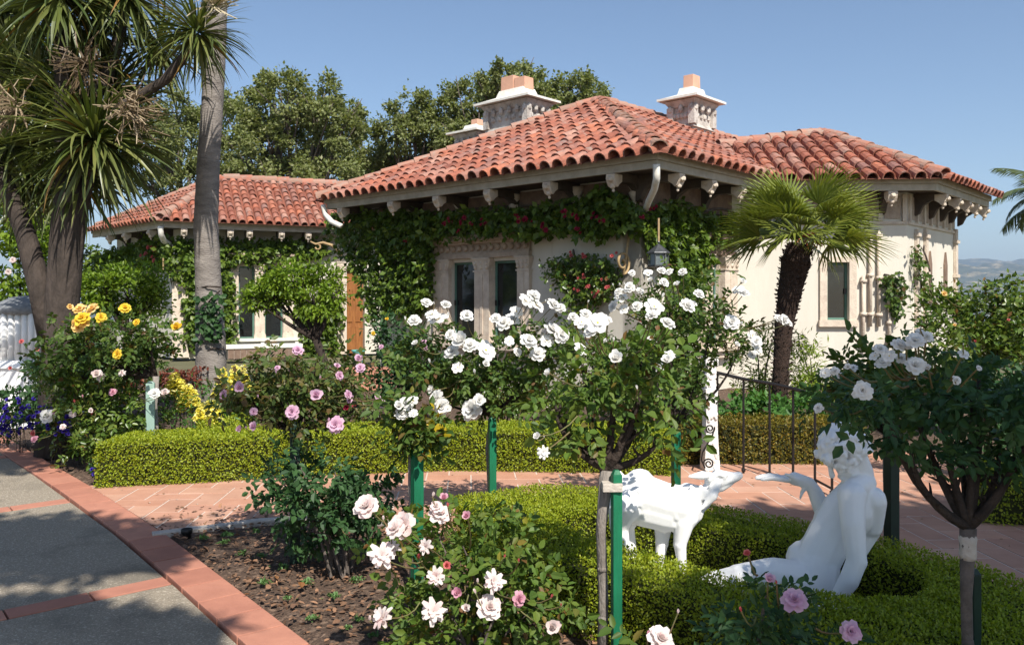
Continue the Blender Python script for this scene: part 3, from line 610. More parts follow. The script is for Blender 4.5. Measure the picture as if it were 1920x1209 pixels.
def span(fr, pa, pb, py): a = fr.hit(pa, py)[0]; b = fr.hit(pb, py)[0]; return min(a, b), max(a, b)
def casement(fr, a, c, z0, z1, hinge=0):
    """green casement set in an opening"""
    w = MB(); f = .042; d0, d1_ = -.13, -.075
    w.fbox(fr, a, a + f, d0, d1_, z0, z1); w.fbox(fr, c - f, c, d0, d1_, z0, z1); w.fbox(fr, a + f, c - f, d0, d1_, z0, z0 + f); w.fbox(fr, a + f, c - f, d0, d1_, z1 - f, z1)
    o = w.build('window', mt['green_paint'], villa, bevel=.006); g = MB(); g.fbox(fr, a + f, c - f, d0 + .012, d0 + .03, z0 + f, z1 - f); g.build('pane', mt['glass'], o)
    h = MB(); h.fbox(fr, c - f - .01 if hinge else a + f - .02, c - f + .02 if hinge else a + f + .01, -.075, -.05, (z0 + z1) / 2 - .05, (z0 + z1) / 2 + .05); h.build('handle', mt['iron'], o)
    q = MB(); q.fbox(fr, a, c, -1.2, -1.15, z0 - .3, z1 + .3); q.build('dark_backing', mt['black'], o)  # black sheet added behind the pane, standing in for the unlit room
    return o
def pilaster(fr, u, hw, z0, z1, d=.09, rr=None):
    b = MB(); b.fbox(fr, u - hw, u + hw, .002, d, z0 + .14, z1 - .26); b.fbox(fr, u - hw - .025, u + hw + .025, .002, d + .03, z0, z0 + .10); b.fbox(fr, u - hw - .012, u + hw + .012, .002, d + .015, z0 + .10, z0 + .14)
    b.frust(fr, u, d / 2 + .002, z1 - .23, z1 - .03, hw * .9, d * .55, hw * 1.25, d * .8); b.fbox(fr, u - hw - .035, u + hw + .035, .002, d + .05, z1 - .03, z1); b.fbox(fr, u - hw - .018, u + hw + .018, .002, d + .02, z1 - .26, z1 - .23)
    for k in (-1, 0, 1):
        for zz in (.17, .1): b.blob(fr.p(u + k * hw * .75, z1 - zz, d + .015), (.04, .04, .05))
    b.fbox(fr, u - hw * .18, u + hw * .18, d, d + .014, z0 + .18, z1 - .3)
    return b.build('pilaster', mt['stone'], villa)
def lintel(fr, a, c, z0, z1, mat='stone', seed=1):
    rr = random.Random(seed); h = z1 - z0; b = MB(); b.fbox(fr, a, c, .003, .10, z0, z0 + h * .22); b.fbox(fr, a + .02, c - .02, .003, .06, z0 + h * .22, z0 + h * .62)
    b.fbox(fr, a - .03, c + .03, .003, .14, z0 + h * .62, z0 + h * .74); b.fbox(fr, a - .08, c + .08, .003, .22, z0 + h * .74, z1)
    n = int((c - a) / .16)
    for k in range(n):
        u = a + (k + .5) * (c - a) / n; b.blob(fr.p(u, z0 + h * .44, .075), (.055, .055, h * .15)); b.blob(fr.p(u + .05, z0 + h * .36, .07), (.03, .03, .035))
    o = b.build('lintel', mt[mat], villa, bevel=.008)
    return o
def sill(fr, a, c, z, mat='stone'):
    b = MB(); b.fbox(fr, a - .08, c + .08, .003, .2, z - .08, z); b.fbox(fr, a - .04, c + .04, .003, .13, z - .2, z - .08)
    for k in (a + .1, c - .1, (a + c) / 2): b.fbox(fr, k - .05, k + .05, .13, .17, z - .19, z - .08)
    b.build('window_sill', mt[mat], villa, bevel=.008)
# main block, lit front with the double window
a0, c0 = span(FL, 847, 895, 560); a1, c1 = span(FL, 923, 975, 560); zt = FL.hit(908, 490)[1]; zb = .78
wall(FL, 0, 6.5, 3.56, [(a1, c0, zb, zt)] if a1 < a0 else [(a0, c1, zb, zt)])
uA, uB = min(a0, a1), max(c0, c1); m0, m1 = sorted([c0, c1, a0, a1])[1:3]
casement(FL, uA, m0 , zb, zt, 1); casement(FL, m1, uB, zb, zt, 1)
q0, q1 = span(FL, 818, 998, 560)
for (s0, s1) in ((q0, uA), (m0, m1), (uB, q1)): pilaster(FL, (s0 + s1) / 2, (s1 - s0) / 2 - .004, zb, zt + .06, .085)
bk = MB(); bk.fbox(FL, m0, m1, -.3, .002, zb, zt); bk.build('mullion', mt['stone'], villa)
zl0, zl1 = zt + .06, FL.hit(908, 446)[1] + .05; lintel(FL, q0, q1, zl0, zl1, 'stone_mid', 3); sill(FL, q0, q1, zb)
# main block, right flank with the columned window
a0, c0 = span(FRr, 1326, 1349, 560); a1, c1 = span(FRr, 1373, 1397, 560); zt2 = FRr.hit(1370, 487)[1]
wall(FRr, 0, 5.2, 3.56, [(a0, c1, .78, zt2)])
casement(FRr, a0, c0, .78, zt2, 0); casement(FRr, a1, c1, .78, zt2, 0)
q0, q1 = span(FRr, 1312, 1412, 560)
for (s0, s1) in ((q0, a0), (c0, a1), (c1, q1)): pilaster(FRr, (s0 + s1) / 2, (s1 - s0) / 2 - .004, .78, zt2 + .06, .11)
bk = MB(); bk.fbox(FRr, c0, a1, -.3, .002, .78, zt2); bk.build('mullion', mt['stone'], villa)
lintel(FRr, q0, q1, zt2 + .06, zt2 + .42, 'stone_brown', 4); sill(FRr, q0, q1, .78)
# right wing
a0, c0 = span(RF, 1550, 1591, 560); zt3 = RF.hit(1570, 492)[1]; zb3 = RF.hit(1570, 600)[1]
wall(RF, 0, 3.4, 3.56, [(a0, c0, zb3, zt3)]); wall(RR, 0, 3.05, 3.56, [])
casement(RF, a0, c0, zb3, zt3, 0)
fr_ = MB(); fr_.fbox(RF, a0 - .13, a0, .003, .05, zb3, zt3 + .1); fr_.fbox(RF, c0, c0 + .13, .003, .05, zb3, zt3 + .1); fr_.fbox(RF, a0, c0, .003, .05, zt3, zt3 + .1); fr_.fbox(RF, a0 - .15, c0 + .15, .003, .08, zb3 - .12, zb3)
fr_.build('window_surround', mt['stone'], villa, bevel=.006)
for px, y0, y1 in ((1617, 517, 660), (1630, 420, 612), (1646, 430, 612), (1666, 560, 650)):
    u, _ = RF.hit(px, 560); z0 = RF.hit(px, y1)[1]; z1 = RF.hit(px, y0)[1]; b = MB(); b.tube([RF.p(u, z0, .05), RF.p(u, z1, .05)], .033, 8)
    for t in (.12, .5, .93): z = z0 + (z1 - z0) * t; b.fbox(RF, u - .05, u + .05, .003, .1, z - .03, z + .03)
    b.build('wall_column', mt['stone'], villa, True)
for px, hw in ((1716, .05), (1733, .06), (1789, .07)):
    u, _ = RR.hit(px, 560); b = MB(); b.fbox(RR, u - hw, u + hw, .003, .06, 1.0, RR.hit(px, 430)[1]); z = 2.2
    for zz in (1.3, 2.05, 2.75): b.fbox(RR, u - hw - .03, u + hw + .03, .003, .09, zz, zz + .07)
    b.build('pilaster', mt['stone'], villa, bevel=.005)
for px in (1742, 1771):                                            # small pointed niches
    u, z = RR.hit(px, 520); o = MB(); pts = [(-.09, -.5), (.09, -.5), (.09, .25), (.0, .5), (-.09, .25)]; o.prism([RR.p(u + x, z + y, .004) for x, y in pts], (nr_.x * .03, nr_.y * .03, 0)); o.build('niche', mt['stone_brown'], villa)
# left wing
a0, c0 = span(LF, 447, 477, 600); a1, c1 = span(LF, 496, 530, 600); zt4 = LF.hit(490, 500)[1]; zb4 = LF.hit(490, 634)[1]
du0, du1 = span(LF, 650, 684, 600)
wall(LF, 0, 11, 3.56, [(a0, c1, zb4, zt4), (du0, du1, .0, 2.6)]); wall(LL, 0, 4.5, 3.56, [])
casement(LF, a0, c0, zb4, zt4); casement(LF, a1, c1, zb4, zt4); bk = MB(); bk.fbox(LF, c0, a1, -.3, .002, zb4, zt4); bk.build('mullion', mt['stone'], villa)
q0, q1 = span(LF, 432, 548, 600)
for (s0, s1) in ((q0, a0), (c0, a1), (c1, q1)): pilaster(LF, (s0 + s1) / 2, (s1 - s0) / 2 - .004, zb4, zt4 + .06, .1)
lintel(LF, q0, q1, zt4 + .06, zt4 + .36, 'stone_mid', 5); sill(LF, q0 - .2, q1 + .2, zb4, 'white_paint')
pilaster(LF, LF.hit(337, 600)[0], .2, .05, 2.75, .14); pilaster(LF, LF.hit(639, 600)[0], .12, .02, 2.7, .1)
dr = MB(); dr.fbox(LF, du0, du1, -.3, -.24, .02, 2.6); door = dr.build('door', mt['wood'], villa)
for k in range(3):
    for s in (0, 1):
        b = MB(); w = (du1 - du0) / 2; b.fbox(LF, du0 + s * w + .05, du0 + (s + 1) * w - .05, -.24, -.215, .12 + k * .82, .82 + k * .82); b.build('panel', mt['wood'], door, bevel=.008)
# carved brackets, friezes
def corbel(fr, u, zt_, dep=.80, w=.16, mat='stone'):
    b = MB(); b.fbox(fr, u - w * .4, u + w * .4, .004, dep - .1, zt_ - .12, zt_ + .015); b.prism([fr.p(u - w * .35, zt_ + z, d) for d, z in ((.004, -.12), (.30, -.12), (.16, -.2), (.09, -.34), (.004, -.38))], tuple(fr.u * w * .7) + (0,)); o = b.build('corbel', mt['soffit'], villa)
    prof = [(dep - .2, -.02), (dep, -.02), (dep + .01, -.09), (dep - .02, -.15), (dep - .05, -.2), (dep - .09, -.215), (dep - .13, -.17), (dep - .2, -.13)]
    b = MB(); b.prism([fr.p(u - w / 2, zt_ + z, d) for d, z in prof], tuple(fr.u * w) + (0,)); b.blob(fr.p(u, zt_ - .1, dep), (.06, .06, .055)); b.blob(fr.p(u, zt_ - .2, dep - .06), (.05, .05, .05)); b.blob(fr.p(u, zt_ - .26, dep - .08), (.028, .028, .035))
    b.build('carved_end', mt[mat], o, bevel=.008); return o
ZS = 3.50
for px in (640, 735, 820, 916, 1028, 1148): corbel(FL, FL.hit(px, 370, .75)[0], ZS)
for px in (1274, 1335, 1390): corbel(FRr, FRr.hit(px, 345, .75)[0], ZS)
for px in (1600, 1672): corbel(RF, RF.hit(px, 370, .5)[0], ZS, .56)
for px in (1770, 1795, 1814, 1830, 1846): corbel(RR, RR.hit(px, 385, .5)[0], ZS, .56, .14)
for px in (345, 388, 432, 468, 528, 578): corbel(LF, LF.hit(px, 432, .6)[0], ZS, .66)
for px in (205, 235, 282): corbel(LL, LL.hit(px, 440, .6)[0], ZS, .66)
for px in (690, 778, 868, 970, 1088, 1196):
    u = FL.hit(px, 380)[0]; b = MB(); b.lathe(FL.p(u, 3.18, .09), [(.01, -.18), (.04, -.13), (.02, -.08), (.05, -.02), (.10, .08), (.06, .12), (.11, .2), (.12, .28)], 8); b.build('pendant', mt['stone'], villa, True)
for fr, L in ((FL, 6.5), (FRr, 5.2)):
    b = MB(); b.fbox(fr, 0.0, L, .003, .03, 2.98, 3.49); b.fbox(fr, 0.0, L, .03, .06, 2.92, 2.99); b.build('frieze', mt['stone_brown'], villa)
for fr, L in ((RF, 3.3), (RR, 3.0)):
    b = MB(); b.fbox(fr, -.004, L, .003, .035, 2.95, 3.0); b.build('frieze', mt['stone'], villa)
    for k in range(int(L / .42)):
        b = MB(); u = .06 + k * .42; b.fbox(fr, u + .06, u + .34, .003, .02, 3.05, 3.45); b.build('frieze_panel', mt['stone_mid'], villa)
        b = MB(); b.fbox(fr, u - .035, u + .035, .003, .05, 3.0, 3.48); b.build('frieze_post', mt['stone'], villa)
# eaves: fascia board, gutter, soffit
def eave(pts, inward, mat='trim'):
    """pts outer eave line; inward: distance to the wall"""
    n = len(pts); nn = []
    for i in range(n - 1): u = (pts[i + 1] - pts[i]).normalized(); nn.append(Vector((u.y, -u.x)))          # outward (pts run so that outside is on the right)
    def off(i, d):
        if i == 0: return pts[0] - nn[0] * d
        if i == n - 1: return pts[-1] - nn[-1] * d
        return isect(pts[i] - nn[i - 1] * d, pts[i] - pts[i - 1], pts[i] - nn[i] * d, pts[i + 1] - pts[i])
    def band(d0, d1_, z0, z1, name, m):
        b = MB()
        for i in range(n - 1):
            q = [off(i, d0), off(i + 1, d0), off(i + 1, d1_), off(i, d1_)]; b.hexa([(p.x, p.y, z0) for p in q] + [(p.x, p.y, z1) for p in q])
        return b.build(name, m, villa)
    band(.06, .14, 3.60, 3.712, 'gutter', mt[mat]); band(.10, .16, 3.485, 3.597, 'fascia', mt[mat]); band(.163, inward + .02, 3.52, 3.56, 'soffit', mt['soffit'])
L2 = L0 + d2 * 8; Rend = E0 + d2 * 6
eave([L2, L0, E0, Rend], OV)
RA = R0 + uf * 3.6; R1 = R0 + ur * 3.75; R2 = R1 - nr_ * 4
eave([RA, R0, R1, R2], .66)
Cl = C0 + ul * 5.2; Cr = C0 + uc * 11.5
eave([Cl, C0, Cr], .75)
# roof planes: (point, inward normal, slope)
class Roof:
    def __init__(s, planes): s.pl = planes
    def zi(s, i, p): q, n, sl, z0 = s.pl[i]; return z0 + sl * (p - q).dot(n)
    def z(s, p): return min(s.zi(i, p) for i in range(len(s.pl)))
main = Roof([(E0, d2, .5, ZE), (E0, -(-d1), .5, ZE), (L0, -d1, .5, ZE)])
apx = Vector((6.3, 16.8)); zapx = ZE + .49 * (apx - R0).dot(-nf); wdir = Vector((-2.13, -.52)).normalized(); wperp = Vector((-wdir.y, wdir.x)); wperp = wperp if wperp.y > 0 else -wperp
gsl = -.35 / 2.19
g2 = wdir * gsl - wperp * .5
wing = Roof([(R0, -nf, .49, ZE), (R0, -nr_, .49, ZE), (apx, g2 / g2.length, g2.length, zapx)])
ca = (uc + ul).normalized(); lapx = C0 + ca * 2.96; sl4 = .6
lw = Roof([(C0, -nc, sl4, ZE), (C0, -nl, sl4, ZE), (lapx + uc * 0, nc, sl4, ZE + sl4 * (lapx - C0).dot(-nc))])
def tile_mesh(R0_=.118, R1_=.095, Lt=.47, seg=6, th=.02, name='roof_tile', mat='terracotta'):
    V = []; 
    for (y, r) in ((0, R0_), (Lt, R1_)):
        for rr_ in (r, r - th):
            for k in range(-1, seg + 2): a = math.pi * min(max(k, 0), seg) / seg; V.append((rr_ * math.cos(a), y, rr_ * math.sin(a) * .95 - (.04 if k in (-1, seg + 1) else 0)))
    seg += 2; m = seg + 1; Fs = []
    for k in range(seg): Fs += [(k, k + 1, 2 * m + k + 1, 2 * m + k), (m + k + 1, m + k, 3 * m + k, 3 * m + k + 1), (k + 1, k, m + k, m + k + 1)]
    me = bpy.data.meshes.new(name); me.from_pydata(V, [], Fs); me.materials.append(mt[mat]); return me, np.array(V), Fs
TM, TV, TF = tile_mesh()
roofs = []
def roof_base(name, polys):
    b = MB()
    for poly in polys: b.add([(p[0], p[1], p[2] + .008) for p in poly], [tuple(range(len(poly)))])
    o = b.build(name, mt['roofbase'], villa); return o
A_ = E0 + (d1 + d2) * 4.13; zA = main.z(A_)
p3 = lambda v, z: (v.x, v.y, z)
ridge_end = A_ + d2 * 7; xo = .11; Ee = E0 - (d1 + d2) * xo; Le = L0 + (d1 - d2) * xo; ze = ZE - .5 * xo
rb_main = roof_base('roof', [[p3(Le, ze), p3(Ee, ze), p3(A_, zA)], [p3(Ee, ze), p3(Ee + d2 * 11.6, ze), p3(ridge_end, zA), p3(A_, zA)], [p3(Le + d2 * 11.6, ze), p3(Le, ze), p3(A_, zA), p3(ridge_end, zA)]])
wl_ = apx + wdir * 4; zwl = zapx + gsl * 4
Re = isect(R0 + nf * xo, uf, R0 + nr_ * xo, ur); ze2 = ZE - .49 * xo
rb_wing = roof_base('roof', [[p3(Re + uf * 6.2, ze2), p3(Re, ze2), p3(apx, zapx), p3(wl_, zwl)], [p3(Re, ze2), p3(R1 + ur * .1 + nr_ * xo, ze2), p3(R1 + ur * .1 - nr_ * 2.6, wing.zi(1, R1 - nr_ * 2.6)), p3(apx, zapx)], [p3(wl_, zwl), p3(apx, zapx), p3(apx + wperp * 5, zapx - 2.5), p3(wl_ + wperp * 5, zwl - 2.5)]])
lre = lapx + uc * 9.5
Ce = isect(C0 + nc * xo, uc, C0 + nl * xo, ul); ze3 = ZE - .6 * xo
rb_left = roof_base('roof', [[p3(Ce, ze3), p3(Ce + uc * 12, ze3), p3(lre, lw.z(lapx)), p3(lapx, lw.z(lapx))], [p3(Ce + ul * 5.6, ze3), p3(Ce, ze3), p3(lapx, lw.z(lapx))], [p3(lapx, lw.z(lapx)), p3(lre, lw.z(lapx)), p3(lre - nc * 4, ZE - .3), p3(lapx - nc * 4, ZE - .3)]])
jobs = []
def lay(roof, i, u, ulen0, ulen1, other, parent, sp=.268, ex=.33, sc=.92):
    q, n, sl, z0 = roof.pl[i]; cs = 1 / math.sqrt(1 + sl * sl); rr = random.Random(i * 7 + int(ulen1 * 10)); nrow = 24
    up3 = Vector((n.x * cs, n.y * cs, sl * cs)); u3 = Vector((u.x, u.y, 0)); nn3 = u3.cross(up3)
    if nn3.z < 0: u3 = -u3; nn3 = -nn3
    cnt = int((ulen1 - ulen0) / sp)
    for r in range(nrow):
        for k in range(cnt):
            uu = ulen0 + (k + .5) * sp + rr.uniform(-.012, .012); dist = (r * ex - .13) * cs
            p = q + u * uu + n * dist; c = p + n * ex * .5 * cs
            z = roof.zi(i, c)
            if any(roof.zi(j, c) < z - .02 for j in range(len(roof.pl)) if j != i): continue
            if other is not None and other.z(c) > z + .02: continue
            if r * ex * cs > 6: continue
            ang = rr.uniform(-.035, .035); lift = .035 + rr.uniform(-.008, .012)
            R = Matrix((u3, (up3 * 1.0 - nn3 * (lift / .345) * .8).normalized(), nn3)).transposed() @ Matrix.Rotation(ang, 3, 'Z')
            pos = Vector((p.x, p.y, z0 + sl * dist)) + nn3 * lift
            jobs.append((pos.length + (6 if pos.y > 19 else 0), pos, R, parent, sc))
lay(main, 0, d1, 0, 8.26, wing, rb_main); lay(main, 1, d2, 0, 10, wing, rb_main)
lay(wing, 0, uf, 0, 5.6, main, rb_wing); lay(wing, 1, ur, 0, 3.8, None, rb_wing)
lay(lw, 0, uc, 0, 10, main, rb_left, .235, .29, .81); lay(lw, 1, ul, 0, 5.2, None, rb_left, .235, .29, .81)
jobs.sort(key=lambda j: j[0])
for par, cap in ((rb_main, 300), (rb_wing, 190), (rb_left, 60)):
    js = [j for j in jobs if j[3] is par]
    for _, pos, R, _p, sc in js[:cap]: place('roof_tile', TM, par, pos, R, sc)
    Vs, Qs, k0 = [], [], 0; TFa = np.array(TF)
    for _, pos, R, _p, sc in js[cap:]:
        Vs.append(TV * sc @ np.array(R).T + np.array(pos)); Qs.append(TFa + k0); k0 += len(TV)
    if Vs: props(mesh_np('roof_tile', np.concatenate(Vs), [np.concatenate(Qs)], mt['terracotta'], par), kind='stuff')
RM, RV, RFc = tile_mesh(.138, .112, .46, 8, .02, 'ridge_tile', 'ridge')
def ridge_line(a, b, parent, step=.36):
    """a low end, b high end (3d)"""
    a, b = Vector(a), Vector(b); t = (b - a).normalized(); x = t.cross(Vector((0, 0, 1))).normalized(); n = x.cross(t); L = (b - a).length; m = MB(); rr = random.Random(int(L * 100))
    m.tube([a + t * .1, b], .105, 8); m.build('ridge_mortar', mt['mortar'], parent, True)
    for k in range(int(L / step)):
        R = Matrix((x, (t - n * .05).normalized(), n)).transposed() @ Matrix.Rotation(rr.uniform(-.05, .05), 3, 'Z'); place('ridge_tile', RM, parent, a + t * (k * step - .04) + n * (.045 + rr.uniform(-.01, .01)), R, 1)
ridge_line(p3(E0, ZE), p3(A_, zA), rb_main); ridge_line(p3(L0, ZE), p3(A_, zA), rb_main); ridge_line(p3(ridge_end, zA), p3(A_, zA), rb_main)
ridge_line(p3(R0, ZE), p3(apx, zapx), rb_wing); ridge_line(p3(apx + wdir * 2.3, zapx + gsl * 2.3), p3(apx, zapx), rb_wing); 
hp2 = R1 - nr_ * 2.5
ridge_line(p3(C0, ZE), p3(lapx, lw.z(lapx)), rb_left); ridge_line(p3(lre, lw.z(lapx)), p3(lapx, lw.z(lapx)), rb_left); ridge_line(p3(C0 + ul * 4.9 - nl * .2, ZE + .1), p3(lapx, lw.z(lapx)), rb_left)
# mound of mortar along the valley edge is left to shadow; chimneys
CHIM = M('chimney_stone', (.60, .56, .51), (.40, .36, .32), ns=5, rough=.85, bump=.6, bs=35, stain=(4, .52, (.26, .22, .19), .75))
def chimney(px, Y, zbase, zcap, ztop, zflue, a, b, flues, parent):
    c = P(px, HY, Y); fr = Fr((c.x, c.y), d1, -d2); m = MB()
    m.frust(fr, 0, 0, zbase, zcap - .02, a / 2 * 1.0, b / 2, a / 2, b / 2); m.frust(fr, 0, 0, zcap - .16, zcap - .02, a / 2 + .03, b / 2 + .03, a / 2 + .13, b / 2 + .13); m.frust(fr, 0, 0, zcap - .62, zcap - .56, a / 2 + .05, b / 2 + .05, a / 2 + .03, b / 2 + .03)
    for s in (-1, 1):
        for t in (-1, 1): m.frust(fr, s * a / 2, t * b / 2, zcap - .56, zcap - .16, .08, .08, .08, .08)
    k = int(a / .22)
    for i in range(k + 1):
        for t in (-1, 1): m.blob(fr.p(-a / 2 + i * a / k, zcap - .2, t * (b / 2 + .07)), (.06, .06, .1))
    k = max(2, int(b / .22))
    for i in range(k + 1):
        for s in (-1, 1): m.blob(fr.p(s * (a / 2 + .07), zcap - .2, -b / 2 + i * b / k), (.06, .06, .1))
    for i in range(5): m.blob(fr.p(-a * .35 + i * a * .175, zcap - .36, b / 2), (.07, .07, .08)); 
    for i in range(4): m.blob(fr.p(-a / 2, zcap - .36, -b * .3 + i * b * .2), (.06, .06, .08))
    o = m.build('chimney', CHIM, parent)
    m = MB(); m.frust(fr, 0, 0, zcap, zcap + .05, a / 2 + .24, b / 2 + .24, a / 2 + .24, b / 2 + .24); m.frust(fr, 0, 0, zcap + .05, zcap + (ztop - zcap) * .55, a / 2 + .22, b / 2 + .22, a * .36, b * .36); m.frust(fr, 0, 0, zcap + (ztop - zcap) * .55, ztop, a * .36, b * .36, a * .30, b * .31)
    m.build('chimney_cap', mt['white_paint'], o)
    for (du, w, h, dd) in flues: m = MB(); m.frust(fr, du, 0, ztop - .05, zflue + h, w, dd, w * .96, dd * .96); m.build('flue', FLUE, o, bevel=.01)
FLUE = M('pink_flue', (.66, .38, .26), (.58, .33, .23), ns=5, rough=.8, rnd=[(1, 1, 1), (.9, .88, .88), (1.05, 1.05, 1.05)])
zy = lambda py, Y: CZ - (py - HY) / F * Y
chimney(969, 19.5, 4.3, zy(197, 19.5), zy(170, 19.5), zy(150, 19.5), 1.24, .68, [(.16, .2, .08, .17), (-.22, .17, .0, .16)], rb_main)
chimney(1297, 18.9, 4.3, zy(194, 18.9), zy(168, 18.9), zy(143, 18.9), .55, .82, [(0, .13, .0, .16)], rb_main)
chimney(890, 22.5, 4.3, zy(253, 22.5), zy(236, 22.5), zy(226, 22.5), .7, .55, [(-.1, .12, .0, .12)], rb_main)
# downspouts
def spout(pts, Ys, r=.045):
    m = MB(); P3 = [P(px, py, Y) for (px, py), Y in zip(pts, Ys)]; q = []
    for i in range(len(P3) - 1):
        for t in (0, .33, .66): q.append(P3[i].lerp(P3[i + 1], t))
    q.append(P3[-1]); m.tube(q, r, 8); m.build('downspout', mt['white_paint'], villa, True)
YE = E0.y
spout([(1231, 308), (1231, 335), (1227, 355), (1216, 378), (1211, 392)], [11.82, 11.85, 12.1, 12.5, 12.75], .052)
spout([(606, 384), (610, 402), (622, 416), (640, 424)], [17.2, 17.2, 17.0, 16.9], .055)
spout([(301, 424), (302, 440), (308, 452), (318, 459)], [21.7, 21.75, 22.0, 22.3], .075)
# the villa's terrace edge, planter and steps by the left wing
m = MB(); m.fbox(LF, LF.hit(430, 640)[0], LF.hit(548, 640)[0], 1.0, 1.25, 0, .05); b0_, b1_ = LF.hit(425, 660, 1.2)[0], LF.hit(560, 660, 1.2)[0]
m.fbox(LF, b0_, b1_, 1.1, 1.5, .05, .32); o = m.build('planter_wall', mt['mortar'], None); props(o, 'brick planter wall with white coping under the left wing window', 'planter wall')
m = MB(); m.fbox(LF, b0_ - .05, b1_ + .05, 1.06, 1.54, .322, .42); m.build('coping', mt['white_paint'], o, bevel=.01)
for k in range(12):
    m = MB(); w = (b1_ - b0_) / 12; m.fbox(LF, b0_ + k * w + .008, b0_ + (k + 1) * w - .008, 1.5, 1.515, .07, .3); m.build('brick', mt['stone_brown'], o)
q = MB(); c = P(672, 674, 15.5); q.lathe((c.x, c.y, .38), [(k * .62, z * .8) for k, z in ((.11, 0), (.15, .03), (.19, .18), (.17, .3), (.21, .33), (.21, .36), (.17, .36), (.16, .3))], 14); props(q.build('glazed_pot', mt['potglaze'], None, True), 'turquoise glazed pot standing by the wooden door', 'pot')
m = MB(); c = P(640, 700, 14.5); fr = Fr((c.x, c.y), (1, .25), (.25, -1)); m.fbox(fr, -.9, .9, -.8, 0, 0, .36); o = m.build('brick_step', mt['tile_border'], None, bevel=.01); props(o, 'terracotta brick step below the wooden door behind the pink roses', 'step')

# ------------------------------------------------------------------ climbing vines
def inside_np(x, y, poly):
    c = np.zeros(len(x), bool); n = len(poly)
    for i in range(n):
        x1, y1 = poly[i]; x2, y2 = poly[(i + 1) % n]
        c ^= ((y1 > y) != (y2 > y)) & (x < (x2 - x1) * (y - y1) / (y2 - y1 + 1e-9) + x1)
    return c
def vine(label, fr, polys, n, L, seed, thick=.32, lm='vine', blossoms=(), bcol='magenta', name='climbing_vine'):
    rng = np.random.default_rng(seed); rr = random.Random(seed); ps = []
    pts = [p for po in polys for p in po]; ar = []
    for po in polys:
        x = [p[0] for p in po]; y = [p[1] for p in po]; ar.append(abs(sum(x[i] * y[(i + 1) % len(x)] - x[(i + 1) % len(x)] * y[i] for i in range(len(x)))))
    for po, a in zip(polys, ar):
        k = int(n * a / sum(ar)); xs_ = [p[0] for p in po]; ys_ = [p[1] for p in po]; X = rng.uniform(min(xs_) - 8, max(xs_) + 8, k * 4); Y = rng.uniform(min(ys_) - 6, max(ys_) + 6, k * 4)
        jx, jy = X + rng.normal(0, 5, k * 4), Y + rng.normal(0, 5, k * 4); kk = inside_np(jx, jy, po); X, Y = X[kk][:k], Y[kk][:k]
        lump = .5 + .5 * np.sin(X * .13 + Y * .09 + seed) * np.sin(Y * .16 - X * .07 + 2 * seed); keep = rng.random(len(X)) < (.45 + .55 * lump); X, Y, lump = X[keep], Y[keep], lump[keep]
        for x, y, l in zip(X, Y, lump):
            u, z = fr.hit(x, y, .1); ps.append(tuple(fr.p(u, z, .02 + (thick * (.25 + .75 * l)) * rng.random() ** .7)))
    p = np.array(ps); k = len(p); nr = norm(np.array([fr.n.x, fr.n.y, .55]) + rng.normal(size=(k, 3)) * .55); d = norm(np.array([fr.n.x * .4, fr.n.y * .4, -.5]) + rng.normal(size=(k, 3)) * .6)
    l = L * (.6 + .8 * rng.random(k)); V, Q = leaves_np(p, d, nr, l, l * .68)
    c = p.mean(0); root = empty(name, (c[0], c[1], 0), label, 'vine'); fo = mesh_np('foliage', V, Q, mt[lm], root); fo['kind'] = 'stuff'
    st = MB()
    for po in polys:
        for i in range(5):
            a = rr.choice(po); b = rr.choice(po); ua, za = fr.hit(*a); ub, zb_ = fr.hit(*b); st.tube(bez(fr.p(ua, za, .06), fr.p((ua + ub) / 2, (za + zb_) / 2 + .2, .09), fr.p(ub, zb_, .05), 6), .018, 5)
    st.build('stems', mt['oak_bark'], root, True)
    for (x, y, s) in blossoms:
        u, z = fr.hit(x, y, thick); pos = fr.p(u, z, thick * rr.uniform(.75, 1.05)); ax = Vector((fr.n.x + rr.uniform(-.4, .4), fr.n.y, rr.uniform(0, .7)))
        for j in range(3):
            o = place('blossom', bloom_mesh(bcol, 'half' if j else 'ragged'), root, pos + Vector((rr.uniform(-.6, .6), rr.uniform(-.2, .2), rr.uniform(-.5, .5))) * s * .009, ax.to_track_quat('Z', 'Y').to_matrix(), s * .0042)
    return root
rr = random.Random(8)
fl_bl = [(845, 412), (868, 414), (885, 422), (905, 418), (832, 420), (965, 405), (978, 412), (992, 414), (1060, 402), (1082, 408), (1105, 404), (1117, 406), (1080, 432), (1012, 425), (862, 436), (1128, 410), (760, 450)]
vine('leafy green vine with magenta blossoms hanging along the eave of the main block', FL, [[(640, 400), (690, 395), (700, 410), (760, 395), (800, 405), (850, 398), (905, 400), (940, 392), (1000, 395), (1060, 384), (1110, 378), (1140, 350), (1170, 368), (1215, 395), (1225, 440), (1170, 430), (1135, 448), (1060, 432), (1010, 448), (940, 438), (880, 445), (815, 452)], [(632, 405), (690, 398), (815, 400), (818, 470), (815, 560), (790, 600), (745, 585), (705, 600), (690, 520), (655, 480), (632, 440)]], 15000, .115, 21, .58, blossoms=[(x, y, rr.uniform(8, 13)) for x, y in fl_bl])
vine('green vine covering the right flank of the main block beside the columned window', FRr, [[(1212, 395), (1260, 378), (1310, 400), (1380, 405), (1440, 430), (1420, 450), (1330, 458), (1322, 520), (1300, 560), (1245, 500), (1215, 480)], [(1412, 450), (1458, 455), (1460, 640), (1440, 660), (1414, 640)]], 7500, .105, 22, .32, blossoms=[(1222, 392, 10), (1208, 408, 9)])
